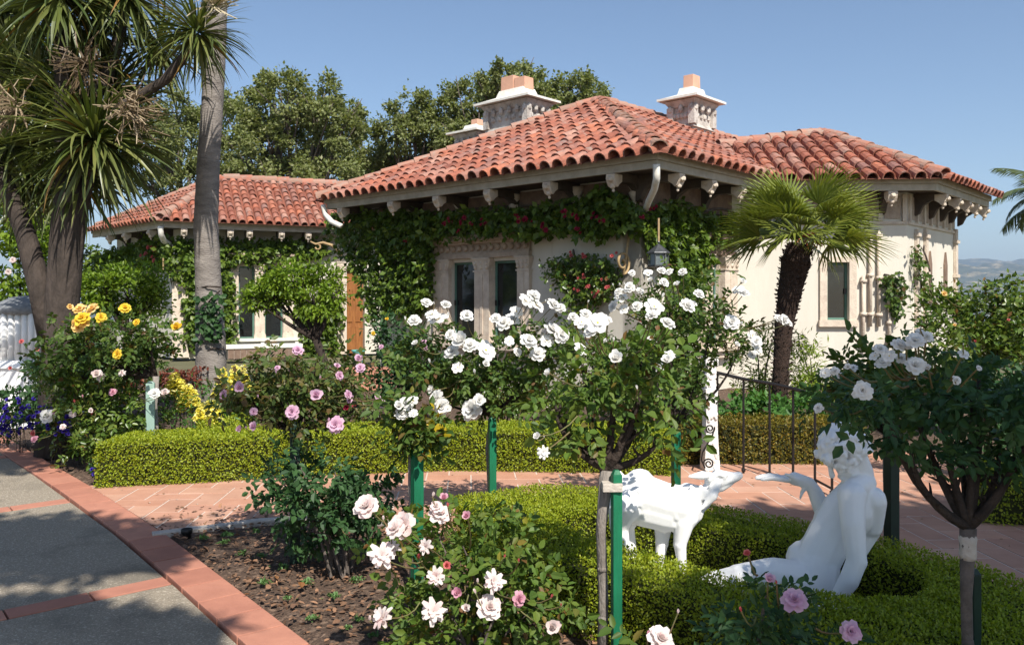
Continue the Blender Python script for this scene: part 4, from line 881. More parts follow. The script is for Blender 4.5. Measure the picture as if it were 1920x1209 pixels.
vine('green vine on the left wing above and beside its window', LF, [[(300, 445), (420, 455), (520, 450), (605, 455), (615, 480), (520, 488), (430, 490), (440, 640), (400, 665), (345, 640), (350, 540), (310, 500)], [(560, 560), (640, 560), (625, 690), (570, 690)]], 8000, .15, 23, .4)
vine('green vine with a few red blossoms on the left end of the left wing', LL, [[(165, 465), (220, 470), (300, 440), (312, 500), (240, 505), (165, 540)]], 3500, .15, 24, .4, blossoms=[(280, 470, 22), (268, 478, 18), (285, 485, 16)], bcol='coral')
vine('sparse climbing rose against the corner of the right wing', RF, [[(1655, 515), (1690, 520), (1695, 555), (1680, 600), (1668, 580), (1660, 545)]], 420, .09, 25, .22, lm='rose_mid', name='climbing_rose')
vine('thin climbing rose on the sunlit end of the right wing', RR, [[(1708, 465), (1725, 470), (1735, 520), (1745, 560), (1722, 545)]], 260, .09, 26, .2, lm='rose_mid', name='climbing_rose')
vine('red-budded climbing rose on the wall right of the double window', FL, [[(1030, 490), (1080, 480), (1130, 482), (1168, 500), (1160, 545), (1120, 575), (1080, 590), (1060, 545), (1040, 520)]], 3000, .075, 27, .45, lm='shrub', bcol='coral', blossoms=[(x, y, 9) for x, y in ((1062, 475), (1090, 478), (1085, 520), (1095, 535), (1120, 545), (1135, 540), (1110, 552), (1150, 478), (1075, 545), (1130, 525))], name='climbing_rose')

# ------------------------------------------------------------------ lanterns and ironwork
def lantern(label, c, s):
    root = empty('lantern', c, label, 'lantern', 'lanterns on the villa'); c = Vector(c); x, y, z = c
    m = MB(); m.lathe((x, y, z), [(.02 * s, 1.0 * s), (.5 * s, .62 * s), (.52 * s, .58 * s), (.44 * s, .56 * s)][::-1], 6); m.lathe((x, y, z), [(.03 * s, 1.0 * s), (.07 * s, 1.06 * s), (.02 * s, 1.16 * s)], 6); m.build('lantern_roof', mt['lead'], root)
    m = MB()
    for k in range(6): a = math.pi / 3 * k; p = Vector((x + .42 * s * math.cos(a), y + .42 * s * math.sin(a), z)); m.tube([p + Vector((0, 0, .06 * s)), p + Vector((0, 0, .57 * s))], .03 * s, 5)
    m.build('lantern_frame', mt['lead'], root); m = MB(); m.lathe((x, y, z), [(.38 * s, .06 * s), (.38 * s, .56 * s)], 6); m.build('glass', LGLASS, root)
    m = MB(); m.lathe((x, y, z), [(.05 * s, -.16 * s), (.2 * s, -.06 * s), (.46 * s, .0), (.47 * s, .06 * s)], 6); m.build('lantern_base', mt['lead'], root)
    m = MB(); m.tube([(x, y, z + 1.1 * s), (x, y, z + 2.1 * s)], .018, 5); m.build('chain', mt['ochre'], root)
LGLASS = M('lantern_glass', (.16, .19, .2), (.10, .12, .13), ns=8, rough=.15, spec=.6)
q = P(1235, 500, 11.9); lantern('grey hexagonal lantern hanging at the corner of the main block', (q.x, q.y, q.z), .33)
q = P(306, 530, 21.3); lantern('small grey lantern hanging at the corner of the left wing', (q.x, q.y, q.z), .30)
def scroll(label, fr, u, z, d, s, flip=1, mat='ochre'):
    m = MB(); pts = []
    for k in range(26): t = k / 25; a = 5.6 * math.pi * (.45 + .55 * t) * -1; r = .05 + .30 * (1 - t); pts.append(fr.p(u, z - s * .2 + r * s * math.sin(a), d + s * .55 + r * s * math.cos(a)))
    pts = [fr.p(u, z + s * .9, .02), fr.p(u, z + s * .75, d + s * .2)] + pts; m.tube(pts, .022, 6); o = m.build('scroll_bracket', mt[mat], None, True); props(o, label, 'bracket', 'wrought iron scroll brackets')
scroll('curled ochre iron bracket on the wall left of the big lantern', FL, FL.hit(1190, 480)[0], FL.hit(1190, 480)[1], .02, .55)
m = MB(); Yb = 19.0
m.tube([P(px, py, Yb) for px, py in ((582, 453), (592, 458), (606, 455), (622, 460), (634, 470), (640, 480))], [.02, .03, .035, .04, .04, .04], 6)
m.tube([P(592 + 0, 458, Yb)] + [P(596 + 5 * math.cos(a), 463 + 5 * math.sin(a), Yb) for a in (-1.5, -.6, .3, 1.2, 2.1, 3)], .022, 6); props(m.build('scroll_bracket', mt['ochre'], None, True), 'pale curved iron scroll under the eave where the left wing meets the main block', 'bracket', 'wrought iron scroll brackets')

# ------------------------------------------------------------------ white statues (each one continuous body)
def ico(sub=2):
    bm = bmesh.new(); bmesh.ops.create_icosphere(bm, subdivisions=sub, radius=1); v = np.array([x.co[:] for x in bm.verts]); f = np.array([[w.index for w in x.verts] for x in bm.faces]); bm.free(); return v, f
IV, IF = ico(2)
class Body:
    def __init__(s): s.V = []; s.F = []; s.n = 0
    def ball(s, c, r, rot=None):
        r = np.array([r, r, r] if not hasattr(r, '__len__') else r); v = IV * r
        if rot is not None: v = v @ np.array(rot).T
        s.V.append(v + np.array(c)); s.F.append(IF + s.n); s.n += len(IV)
    def limb(s, pts, rad, step=.14):
        for (a, ra), (b, rb) in zip(zip(pts[:-1], rad[:-1]), zip(pts[1:], rad[1:])):
            a, b = np.array(a), np.array(b); n = max(2, int(np.linalg.norm(b - a) / (min(ra, rb) * step)))
            for k in range(n + 1): t = k / n; s.ball(a + (b - a) * t, ra + (rb - ra) * t)
    def build(s, name, mat, parent, voxel, smooth=6):
        o = mesh_np('tmp', np.concatenate(s.V), [np.concatenate(s.F)], mat)
        m = o.modifiers.new('r', 'REMESH'); m.mode = 'VOXEL'; m.voxel_size = voxel; m = o.modifiers.new('s', 'SMOOTH'); m.factor = .5; m.iterations = smooth
        dg = bpy.context.evaluated_depsgraph_get(); me = bpy.data.meshes.new_from_object(o.evaluated_get(dg)); me.name = name
        bpy.data.objects.remove(o); me.materials.clear(); me.materials.append(mat); me.polygons.foreach_set('use_smooth', [True] * len(me.polygons))
        return link(bpy.data.objects.new(name, me), parent)
def SP(Y0):
    """statue coordinates: photo pixel of a joint plus its own depth"""
    return lambda px, py, dy=0.: np.array(P(px, py, Y0 + dy))
# kid goat
s = SP(4.38); b = Body()
b.limb([s(1172, 932, .02), s(1205, 930), s(1245, 943), s(1282, 950)], [.098, .118, .112, .112]); b.limb([s(1205, 950), s(1250, 962)], [.105, .10])
b.limb([s(1175, 915), s(1200, 906)], [.06, .08]); b.limb([s(1282, 945), s(1314, 940), s(1338, 910)], [.08, .052, .042]); b.limb([s(1288, 922), s(1318, 924)], [.05, .036])
b.limb([s(1338, 902), s(1352, 897), s(1374, 895), s(1386, 891)], [.05, .046, .03, .021]); b.ball(s(1345, 888), .028); b.ball(s(1383, 897), .015); b.limb([s(1350, 911), s(1370, 904)], [.032, .018])
b.ball(s(1358, 895, -.042), (.013, .01, .011)); b.ball(s(1388, 889, -.012), .009); b.limb([s(1362, 889, -.04), s(1352, 891, -.048)], [.012, .01])
b.limb([s(1336, 890, -.03), s(1316, 891, -.06), s(1292, 893, -.075)], [.014, .024, .008]); b.limb([s(1346, 908, -.055), s(1336, 930, -.085), s(1316, 954, -.085)], [.018, .026, .008])
for k in range(7): b.limb([s(1296 + k * 6, 912 + k % 3 * 5, -.055), s(1298 + k * 6, 930 + k % 2 * 6, -.062)], [.012, .008])
b.ball(s(1290, 962, -.06), (.06, .05, .085)); b.ball(s(1185, 945, -.06), (.07, .055, .09))
legs = [((1244, 975), (1241, 1018), (1236, 1056), (1224, 1086), .05), ((1282, 980), (1275, 1020), (1279, 1062), (1280, 1098), -.055)]
b.limb([s(1198, 920, -.095), s(1213, 942, -.100), s(1216, 966, -.09)], [.012, .013, .01]); b.limb([s(1266, 925, -.086), s(1261, 948, -.100), s(1268, 972, -.09)], [.011, .013, .011])
b.limb([s(1330, 900, -.045), s(1348, 886, -.04)], [.012, .012]); b.ball(s(1343, 876, -.02), (.02, .016, .018)); b.ball(s(1334, 922, -.03), (.03, .02, .03)); b.limb([s(1366, 902, -.032), s(1384, 896, -.02)], [.008, .006])
for (a, k, c, e, dy) in legs:
    b.limb([s(*a, dy), s(*k, dy), s(*c, dy * .9), s(*e, dy * .9), ], [.055, .034, .024, .029]); b.ball(s(*k, dy), .037); b.ball(s(e[0] + 1, e[1] + 3, dy * .9), (.034, .03, .022))
for dy, ox in ((-.06, 0), (.07, 12)):
    b.limb([s(1170 + ox, 950, dy), s(1160 + ox, 985, dy), s(1172 + ox, 1035, dy), s(1164 + ox, 1094, dy)], [.085, .05, .03, .024]); b.ball(s(1162 + ox, 1097, dy), (.034, .03, .022))
b.limb([s(1162, 893), s(1154, 884), s(1160, 880)], [.026, .02, .012])
g0 = s(1225, 1000); goat = empty('goat_statue', (g0[0], 4.38, 0), 'white marble statue of a young goat stretching its muzzle towards an offered hand', 'statue')
b.build('goat_body', mt['marble'], goat, .0056, 6)
m = MB(); zt_ = float(s(0, 1100)[2]); m.lathe((g0[0], 4.42, 0), [(.27, 0), (.27, zt_ * .5), (.25, zt_ * .6), (.25, zt_)], 28); m.build('plinth', mt['marble'], goat, bevel=.006)
# seated figure, leaning back on one arm, the other hand held out
s = SP(4.06); b = Body()
b.limb([s(1518, 1092, .0), s(1533, 1050, .01), s(1556, 1005, .02), s(1590, 960, .03), s(1606, 930, .04)], [.135, .108, .108, .125, .10])
b.limb([s(1518, 1092, .12), s(1536, 1045, .12), s(1562, 1000, .13), s(1596, 958, .15), s(1608, 932, .14)], [.13, .10, .10, .115, .09])
b.limb([s(1512, 1060, .05), s(1540, 1018, .06)], [.095, .085])
b.ball(s(1565, 968, .02), (.075, .07, .07)); b.ball(s(1568, 965, .18), (.07, .07, .07)); b.limb([s(1635, 940, .0), s(1632, 985, .03)], [.07, .06]); b.limb([s(1637, 935, .16), s(1632, 985, .14)], [.065, .06])
b.limb([s(1632, 985, .06), s(1606, 1025, .06)], [.06, .06]); b.ball(s(1558, 978, .06), (.085, .10, .085)); b.ball(s(1512, 1046, .06), (.10, .10, .09))
b.ball(s(1598, 930, -.12), .07); b.ball(s(1606, 934, .24), .07); b.limb([s(1600, 918, -.06), s(1622, 905, .05), s(1612, 918, .2)], [.055, .055, .05])
b.limb([s(1614, 915, .06), s(1618, 885, .06), s(1608, 862, .055)], [.064, .052, .054])
hd = s(1581, 848, .05); Rz = Matrix.Rotation(math.radians(-40), 3, 'Y')
hq = lambda x, y, z: hd + np.array(Rz) @ np.array([x, y, z])
b.ball(hq(.01, 0, .015), (.10, .08, .105), Rz); b.ball(hq(-.03, 0, -.065), (.058, .056, .07), Rz); b.ball(hq(-.05, 0, -.125), (.028, .034, .026), Rz)
b.limb([hq(-.095, 0, -.01), hq(-.115, 0, -.052)], [.011, .016]); b.limb([hq(-.085, -.03, .006), hq(-.092, .03, .006)], [.015, .015]); b.limb([hq(-.088, -.018, -.085), hq(-.088, .018, -.085)], [.011, .011]); b.limb([hq(-.084, -.018, -.1), hq(-.084, .018, -.1)], [.011, .011])
b.limb([hq(.0, -.080, -.02), hq(-.008, -.086, -.05)], [.02, .014])
rr = random.Random(4)
hb = Body()
for k in range(210):                                                          # curls
    a = rr.uniform(0, 2 * math.pi); e = math.asin(rr.uniform(-.55, 1)); v = np.array([math.cos(a) * math.cos(e), math.sin(a) * math.cos(e), math.sin(e)])
    if v[0] < -.72 and v[2] < .2: continue
    q = hd + np.array([.008, 0, .014]) + np.array(Rz) @ (v * np.array([.108, .086, .112])); r = rr.uniform(.011, .019); w = np.array(rdir(np.random.default_rng(k), 1)[0]) * .024
    hb.limb([q - w, q + v * .007, q + w], [r * .7, r, r * .55])
for k in range(14): q = hd + np.array(Rz) @ np.array([-.098 + .01 * (k % 3), -.075 + k * .0115, .045 + .012 * (k % 2)]); hb.ball(q, .016)
b.limb([s(1597, 932, -.14), s(1599, 985, -.20), s(1606, 1052, -.24), s(1592, 1088, -.24), s(1568, 1124, -.23)], [.064, .056, .046, .046, .034]); b.ball(s(1607, 1052, -.235), .047)
wr = s(1564, 1130, -.225); b.ball(wr + np.array([-.03, -.01, -.02]), (.05, .04, .02))
for k in range(4): b.limb([wr + np.array([-.06, -.035 + k * .022, -.022]), wr + np.array([-.105 - .01 * (k % 2), -.05 + k * .027, -.032])], [.011, .008])
b.limb([wr + np.array([-.01, -.04, -.02]), wr + np.array([-.05, -.075, -.03])], [.013, .01])
b.limb([s(1600, 938, .26), s(1575, 965, .28), s(1556, 985, .26)], [.06, .05, .044]); b.limb([s(1556, 985, .26), s(1540, 950, .24), s(1528, 922, .23), s(1518, 906, .22)], [.046, .046, .038, .03])
hn = s(1490, 897, .22); b.limb([s(1518, 905, .22), hn], [.03, .036]); b.ball(hn, (.055, .045, .023)); b.ball(hn + np.array([-.04, 0, .0]), (.05, .045, .02))
for k, ln in enumerate((.105, .122, .116, .094)):
    o = np.array([-.075, -.036 + k * .024, .004]); b.limb([hn + o, hn + o + np.array([-ln * .5, 0, .006]), hn + o + np.array([-ln, .002 * k, -.001])], [.0145, .013, .0105])
b.limb([hn + np.array([.0, -.035, .0]), hn + np.array([-.03, -.05, .022]), hn + np.array([-.062, -.046, .032])], [.015, .012, .009])
b.limb([s(1512, 911, .22), s(1504, 922, .215), s(1500, 935, .21)], [.014, .011, .006])
b.limb([s(1506, 1095, -.02), s(1450, 1080, -.05), s(1385, 1082, -.06)], [.115, .092, .064]); b.limb([s(1385, 1084, -.06), s(1340, 1092, -.04), s(1300, 1108, .0)], [.064, .056, .036])
b.limb([s(1506, 1098, .14), s(1455, 1086, .14), s(1400, 1092, .1)], [.105, .082, .06]); b.limb([s(1400, 1092, .1), s(1360, 1106, .1), s(1320, 1116, .1)], [.06, .05, .034])
b.limb([s(1300, 1110, .0), s(1284, 1112, .0)], [.034, .02])
f0 = s(1520, 1130); fig = empty('figure_statue', (f0[0], 4.1, 0), 'white marble statue of a curly-haired figure seated on the ground, leaning back on one arm', 'statue')
b.build('figure_body', mt['marble'], fig, .006, 6)
zt_ = .08; hb.build('carved_hair', mt['marble'], fig, .0045, 1)
m = MB(); m.prism([(1.0, 3.98, .005), (1.08, 3.88, .005), (1.35, 3.72, .005), (1.66, 3.74, .005), (1.78, 3.92, .005), (1.66, 4.2, .005), (1.4, 4.34, .005), (1.1, 4.2, .005)], (0, 0, zt_)); m.build('plinth', mt['marble'], fig, bevel=.01)

# ------------------------------------------------------------------ herm pillar and iron gate
q = G(1331, 882); X, Y = q.x, 7.8; root = empty('marble_pillar', (X, Y, 0), 'slim white carved marble pillar beside the iron gate', 'pillar'); fr = Fr((X, Y), (1, .12), (.12, -1)); m = MB()
zz = lambda py: CZ - (py - HY) / F * Y
m.frust(fr, 0, 0, 0, zz(860), .075, .07, .072, .07); m.frust(fr, 0, 0, zz(860), zz(812), .07, .065, .058, .06); m.frust(fr, 0, 0, zz(812), zz(742), .058, .058, .052, .052)
m.build('shaft', mt['marble_old'], root, bevel=.006)
m = MB(); rr = random.Random(2); m.frust(fr, 0, 0, zz(742), zz(728), .055, .055, .06, .06); m.frust(fr, 0, 0, zz(684), zz(668), .06, .06, .062, .062)
for k in range(40): a = rr.uniform(0, 6.28); z = rr.uniform(zz(728), zz(686)); m.blob((X + .042 * math.cos(a), Y + .042 * math.sin(a), z), (.022, .022, .025))
m.frust(fr, 0, 0, zz(728), zz(684), .042, .042, .045, .045); m.build('carved_head', mt['marble_old'], root)
m = MB()
for k in range(30): m.blob(fr.p(rr.uniform(-.05, .05), rr.uniform(zz(870), zz(745)), .06), (.018, .02, .024))
m.build('carved_relief', mt['marble_old'], root)
gate = empty('iron_gate', (X + .1, Y - .05, 0), 'black wrought iron gate with upright bars and scrolls beside the white pillar', 'gate')
bars = [(1344, 882, 700), (1394, 889, 712), (1443, 896, 720), (1487, 904, 730), (1528, 914, 742), (1560, 932, 752)]; top = []
for i, (px, py, pt) in enumerate(bars):
    g = G(px, py); Yb = g.y; zt_ = CZ - (pt - HY) / F * Yb; m = MB(); r = .016 if i == 0 else .011; m.tube([(g.x, g.y, .0), (g.x, g.y, zt_)], r, 6); m.blob((g.x, g.y, .04), (.022, .022, .022)); m.build('bar', mt['iron'], gate); top.append((g.x, g.y, zt_ + .008))
m = MB(); m.tube([(top[0][0] - .25, top[0][1] + .03, top[0][2] - .02)] + top, .017, 6); m.build('top_rail', mt['iron'], gate); m = MB(); m.tube([(p[0], p[1], .07) for p in top[4:]] , .01, 6); m.build('bottom_rail', mt['iron'], gate)
m = MB(); Yg = 7.62
for (cx_, cy_, rad, a0_, tn) in ((1331, 803, 9, 0, 1.6), (1329, 869, 10, 3.1, 1.6)):
    m.tube([P(cx_ + rad * (1 - t * .75) * math.cos(a0_ + tn * 6.28 * t), cy_ + rad * (1 - t * .75) * math.sin(a0_ + tn * 6.28 * t), Yg) for t in [k / 20 for k in range(21)]], .008, 5)
m.tube([P(1340, 800, Yg), P(1336, 815, Yg), P(1317, 848, Yg), P(1315, 862, Yg), P(1322, 877, Yg)], .008, 5); m.build('scroll', mt['iron'], gate)

# ------------------------------------------------------------------ standard roses, stakes
W_ = 'white'
standard_rose('wide white standard rose in the middle, rising behind the left end of the ring hedge', -.14, 5.95, .78, [(800, 665, 70, 45), (880, 690, 80, 50), (910, 735, 90, 48), (985, 675, 75, 50), (1020, 640, 50, 40), (830, 720, 65, 40), (960, 735, 60, 40)], .33, 4200, .040, 'rose_mid', 'white',
    [(777, 602, 27), (800, 568, 22), (822, 600, 42), (810, 590, 25), (836, 572, 22), (848, 660, 32), (875, 592, 26), (868, 640, 42), (882, 648, 30), (858, 690, 24), (910, 658, 40, 'open'), (910, 683, 18), (820, 745, 32), (828, 762, 34), (812, 730, 20), (885, 768, 42), (898, 750, 24), (945, 607, 34), (930, 598, 24), (960, 600, 30), (985, 565, 34), (1005, 573, 36), (1000, 555, 28), (1037, 573, 30), (1050, 578, 22), (990, 640, 36), (1008, 665, 32), (1035, 620, 40), (1052, 628, 34), (1025, 640, 28), (968, 585, 24), (955, 640, 20), (1088, 655, 28), (1075, 640, 20), (970, 660, 18), (1098, 590, 24), (780, 645, 16, 'half'), (806, 680, 14, 'bud'), (890, 700, 14, 'bud'), (1060, 700, 18, 'half'), (845, 628, 22), (760, 600, 12, 'bud')], 31, nind=60, trunk_dx=-.03, nb=9)
stake('dark green stake behind the left end of the ring hedge', -.14, 5.88, .755, 'stake', .05)
standard_rose('small half-bare standard rose with yellowing leaves and a few white blooms', -.56, 4.62, .80, [(770, 790, 28, 26), (800, 815, 24, 22), (765, 760, 30, 22)], .10, 260, .05, 'rose_mid', 'white', [(762, 758, 30), (748, 762, 24), (775, 752, 22), (752, 775, 26), (775, 775, 18)], 32, nind=50, trunk_dx=.0, nb=6, trunk_r=.012)
rl = np.random.default_rng(99); yl = bpy.data.objects['standard_rose.001']
near_leaves(yl, rl, [(P(790, 815, 4.6), (.09, .08, .10)), (P(812, 800, 4.6), (.06, .06, .08))], 26, .06, 'rose_yellow')
stake('bright green stake beside the half-bare rose in the front bed', -.52, 4.56, .79, 'stake', .056, rot=.5)
standard_rose('tall white standard rose in front of the white pillar and columned window', 1.13, 5.75, .74, [(1200, 610, 50, 50), (1260, 575, 60, 55), (1300, 650, 60, 60), (1240, 700, 70, 60), (1340, 600, 55, 50), (1180, 680, 50, 45), (1290, 740, 40, 40), (1280, 530, 50, 30), (1390, 640, 26, 40)], .36, 3800, .038, 'rose_mid', 'white',
    [(1180, 540, 24), (1165, 560, 26), (1150, 575, 24), (1195, 575, 22), (1170, 580, 20), (1160, 548, 20), (1215, 512, 18), (1240, 508, 18), (1255, 510, 16), (1280, 510, 18), (1222, 525, 14), (1185, 512, 14), (1310, 552, 22), (1385, 545, 26), (1395, 550, 22), (1390, 530, 18), (1372, 605, 32), (1410, 630, 20), (1418, 640, 22), (1420, 655, 20), (1410, 665, 16), (1245, 530, 20), (1270, 535, 16), (1300, 570, 16), (1222, 640, 18), (1210, 630, 20), (1380, 648, 16), (1235, 690, 26, 'half'), (1255, 665, 22), (1340, 560, 12, 'bud'), (1200, 545, 16), (1470, 600, 24), (1460, 597, 18), (1480, 606, 16)], 33, nind=50, nb=9)
stake('green stake with a pale tip behind the goat statue', 1.115, 5.66, .70, 'stake', .05)
standard_rose('white standard rose with a bare grey trunk in front of the goat statue', .415, 3.62, .86, [(1070, 760, 62, 45), (1150, 735, 80, 50), (1110, 800, 70, 34), (1235, 760, 62, 50), (1210, 690, 62, 40), (1090, 700, 55, 36), (1250, 810, 36, 30), (1160, 670, 55, 34)], .26, 900, .042, 'rose_light', 'white',
    [(1120, 607, 44), (1108, 622, 30), (1156, 673, 34), (1250, 607, 32), (1226, 577, 38), (1222, 592, 24), (1288, 574, 32), (1250, 678, 28, 'half'), (1018, 848, 24, 'ragged'), (1008, 818, 18, 'half'), (1090, 605, 26), (1075, 595, 22), (1140, 600, 16), (1150, 640, 14, 'bud'), (1195, 730, 14, 'bud'), (1030, 700, 20)], 34, nind=90, trunk_r=.022, nb=10, trunk_dx=-.022)
stake('tall bright green stake tied to the bare grey trunk in front of the goat', .447, 3.56, .855, 'stake', .04, rot=.2)
m = MB(); Ys = 3.56; m.box(.385, .47, Ys - .035, Ys + .035, .785, .82); o = m.build('tie_block', mt['kerb'], None, bevel=.004); props(o, 'pale tie block joining the grey rose trunk and its tall green stake', 'tie')
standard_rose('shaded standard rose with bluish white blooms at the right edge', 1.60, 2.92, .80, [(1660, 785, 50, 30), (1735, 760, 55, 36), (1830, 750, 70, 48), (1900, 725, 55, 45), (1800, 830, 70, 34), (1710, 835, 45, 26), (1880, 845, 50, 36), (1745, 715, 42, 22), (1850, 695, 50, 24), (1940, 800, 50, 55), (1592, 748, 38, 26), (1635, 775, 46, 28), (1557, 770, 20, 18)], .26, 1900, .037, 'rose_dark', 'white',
    [(1618, 733, 38), (1650, 655, 26), (1685, 648, 30), (1668, 668, 26), (1716, 640, 36), (1700, 655, 26), (1716, 686, 38), (1655, 682, 28), (1738, 632, 24), (1725, 625, 22), (1590, 688, 16), (1548, 700, 22), (1566, 696, 18), (1535, 765, 20), (1806, 665, 22), (1793, 713, 18), (1835, 690, 12), (1640, 668, 20), (1690, 672, 24), (1740, 690, 16)], 35, nind=90, trunk_r=.019, nb=10, stake=None, bark='oak_bark')
m = MB(); m.lathe((1.60, 2.92, .69), [(.026, 0), (.029, .02), (.027, .05), (.03, .075), (.025, .09)], 12); o = m.build('trunk_wrap', mt['kerb'], None, True); props(o, 'pale cloth wrap round the top of the shaded rose trunk at the right edge', 'tie')
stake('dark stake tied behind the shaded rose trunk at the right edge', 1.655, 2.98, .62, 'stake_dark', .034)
standard_rose('dark standard rose half hidden behind the seated statue', 2.24, 4.98, .80, [(1640, 720, 70, 45), (1720, 730, 70, 50), (1680, 690, 60, 40), (1600, 700, 40, 30)], .25, 1600, .055, 'rose_mid', 'white', [(1600, 690, 18), (1575, 705, 16)], 36, nind=40, nb=6)
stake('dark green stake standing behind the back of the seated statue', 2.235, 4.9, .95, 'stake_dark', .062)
standard_rose('yellow standard rose at the left with apricot and yellow blooms', -3.36, 7.85, .88, [(140, 640, 50, 40), (215, 635, 65, 40), (290, 640, 42, 36), (120, 685, 46, 32), (200, 680, 60, 34), (270, 680, 34, 28), (290, 612, 24, 24)], .40, 3200, .050, 'rose_mid', 'yellow',
    [(131, 577, 16, 'half', 'apricot'), (150, 580, 24, 'full', 'apricot'), (174, 580, 26, 'full', 'apricot'), (154, 598, 30, 'full', 'yellow'), (147, 615, 22, 'full', 'apricot'), (158, 606, 20, None, 'apricot'), (189, 595, 20), (235, 578, 22), (256, 604, 14), (331, 616, 24), (221, 664, 20), (142, 606, 16, None, 'apricot')], 37, nind=60, nb=9, trunk_r=.02)
stake('pale weathered green stake holding the yellow standard rose', -3.38, 7.78, .82, 'stake_pale', .075)
standard_rose('mauve-pink standard rose over the path, behind the dark leafy bush', -1.33, 5.12, .80, [(460, 730, 45, 40), (520, 690, 50, 45), (560, 740, 60, 45), (620, 700, 60, 45), (640, 750, 45, 35), (590, 780, 40, 25), (500, 770, 35, 25)], .26, 2400, .038, 'rose_rust', 'mauve',
    [(558, 657, 22), (450, 727, 26), (420, 740, 20), (592, 742, 30), (548, 772, 28), (630, 797, 34, 'full'), (478, 800, 22), (450, 803, 15, 'half'), (476, 771, 16), (636, 704, 18), (676, 690, 20), (652, 740, 18), (655, 752, 14), (712, 755, 22), (708, 745, 14), (484, 745, 10, 'bud'), (520, 690, 12), (632, 688, 16), (518, 700, 12, 'bud'), (600, 710, 10, 'bud'), (650, 764, 14, 'half', 'magenta'), (672, 675, 22)], 38, nind=150, nb=9, trunk_r=.016)
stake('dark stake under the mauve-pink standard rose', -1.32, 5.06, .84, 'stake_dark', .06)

# ------------------------------------------------------------------ rose bushes and bed plants
shrub('dark leafy rose bush with bare stems at the edge of the front bed', 'rose_bush', 'rose bush', 4.95, [(560, 930, 50, 46), (620, 890, 60, 40), (685, 920, 46, 40), (590, 985, 50, 34), (670, 985, 38, 26), (525, 890, 34, 24), (555, 850, 26, 24), (630, 945, 50, 40)], .30, 2600, .040, 'rose_dark', 41, blooms=[(655, 1000, 6, 'bud')], colr='coral', oval=True, asp=.62, nind=100, stems=9, base=(-.99, 4.85), zmin=.14)
shrub('leafy rose bush in the front bed covered in blush white blooms', 'rose_bush', 'rose bush', 3.72, [(800, 1010, 60, 45), (880, 1000, 70, 50), (960, 1020, 60, 50), (840, 1090, 90, 70), (940, 1090, 90, 70), (1010, 1130, 60, 60), (800, 1160, 60, 50), (900, 1180, 90, 50), (990, 1190, 60, 40), (730, 1000, 30, 30)], .30, 3300, .038, 'rose_light', 42,
    blooms=[(688, 950, 50), (757, 985, 56), (742, 992, 40), (716, 1042, 50), (735, 1030, 36), (825, 965, 42), (818, 950, 26), (832, 935, 22, 'half', 'pink'), (840, 950, 14, 'bud', 'coral'), (876, 967, 22, 'half', 'pink'), (800, 1024, 30, 'ragged'), (786, 1047, 18, 'bud', 'coral'), (838, 1060, 20, 'half', 'coral'), (818, 1080, 36, 'ragged'), (925, 1090, 42, 'ragged'), (860, 1110, 26, 'half', 'pink'), (917, 1138, 50, 'full'), (972, 1123, 30, 'full', 'pink'), (812, 1147, 48, 'ragged'), (873, 1138, 20, 'half'), (945, 1045, 12, 'bud', 'coral'), (973, 1053, 12, 'bud', 'coral'), (1033, 1120, 14, 'bud', 'coral'), (1052, 1136, 11, 'bud', 'coral'), (1036, 1176, 36, 'half'), (720, 1158, 44, 'ragged')], colr='blush', oval=True, asp=.62, nind=110, stems=10, base=(-.13, 3.62), zmin=.03)
shrub('pale blush rose at the bottom edge right of the tall green stake', 'rose_bush', 'rose bush', 2.92, [(1235, 1240, 40, 30), (1200, 1270, 30, 30)], .12, 160, .05, 'rose_mid', 43, blooms=[(1238, 1198, 54, 'full'), (1215, 1192, 18, 'bud', 'pink')], colr='blush', oval=True, nind=12, zmin=.03, stems=4)
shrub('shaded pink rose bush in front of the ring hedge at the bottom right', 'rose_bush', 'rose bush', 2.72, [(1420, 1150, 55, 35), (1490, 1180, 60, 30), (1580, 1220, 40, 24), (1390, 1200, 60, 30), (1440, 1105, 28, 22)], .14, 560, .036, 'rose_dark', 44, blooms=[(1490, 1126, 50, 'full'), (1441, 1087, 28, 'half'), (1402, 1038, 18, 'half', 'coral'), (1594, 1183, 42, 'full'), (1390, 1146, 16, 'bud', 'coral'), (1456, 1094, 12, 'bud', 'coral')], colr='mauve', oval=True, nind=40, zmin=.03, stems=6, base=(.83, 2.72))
shrub('large leafy bush with scattered blush roses beside the drive', 'rose_bush', 'rose bush', 8.2, [(165, 765, 45, 40), (210, 760, 60, 42), (190, 825, 60, 42), (235, 820, 50, 46), (150, 725, 50, 36), (250, 760, 40, 45), (150, 720, 50, 40)], .5, 5600, .05, 'shrub', 45, blooms=[(90, 780, 28, 'full', 'white'), (182, 703, 22), (190, 708, 18), (229, 700, 14), (212, 735, 16, None, 'pink'), (136, 776, 14), (170, 770, 12), (105, 772, 14, None, 'pink'), (65, 823, 14, None, 'pink'), (62, 812, 12, None, 'coral'), (290, 738, 22, 'full', 'white'), (308, 738, 20), (140, 755, 12, 'bud', 'coral'), (172, 778, 14, 'bud', 'coral'), (118, 800, 12), (155, 745, 9, 'bud', 'pink')], colr='blush', oval=True, nind=60, zmin=.02)
shrub('dark green shrub under the cordyline by the white stone', 'shrub', 'shrub', 9.2, [(120, 690, 45, 45), (120, 730, 60, 50), (45, 750, 45, 26), (165, 690, 50, 56)], .5, 3600, .075, 'rose_dark', 46, blooms=[(40, 640, 10), (70, 655, 9), (85, 640, 10), (20, 690, 9), (95, 660, 9)], colr='coral', zmin=.02)
sg = 'blue flowers edging the drive'; BR = random.Random(77)
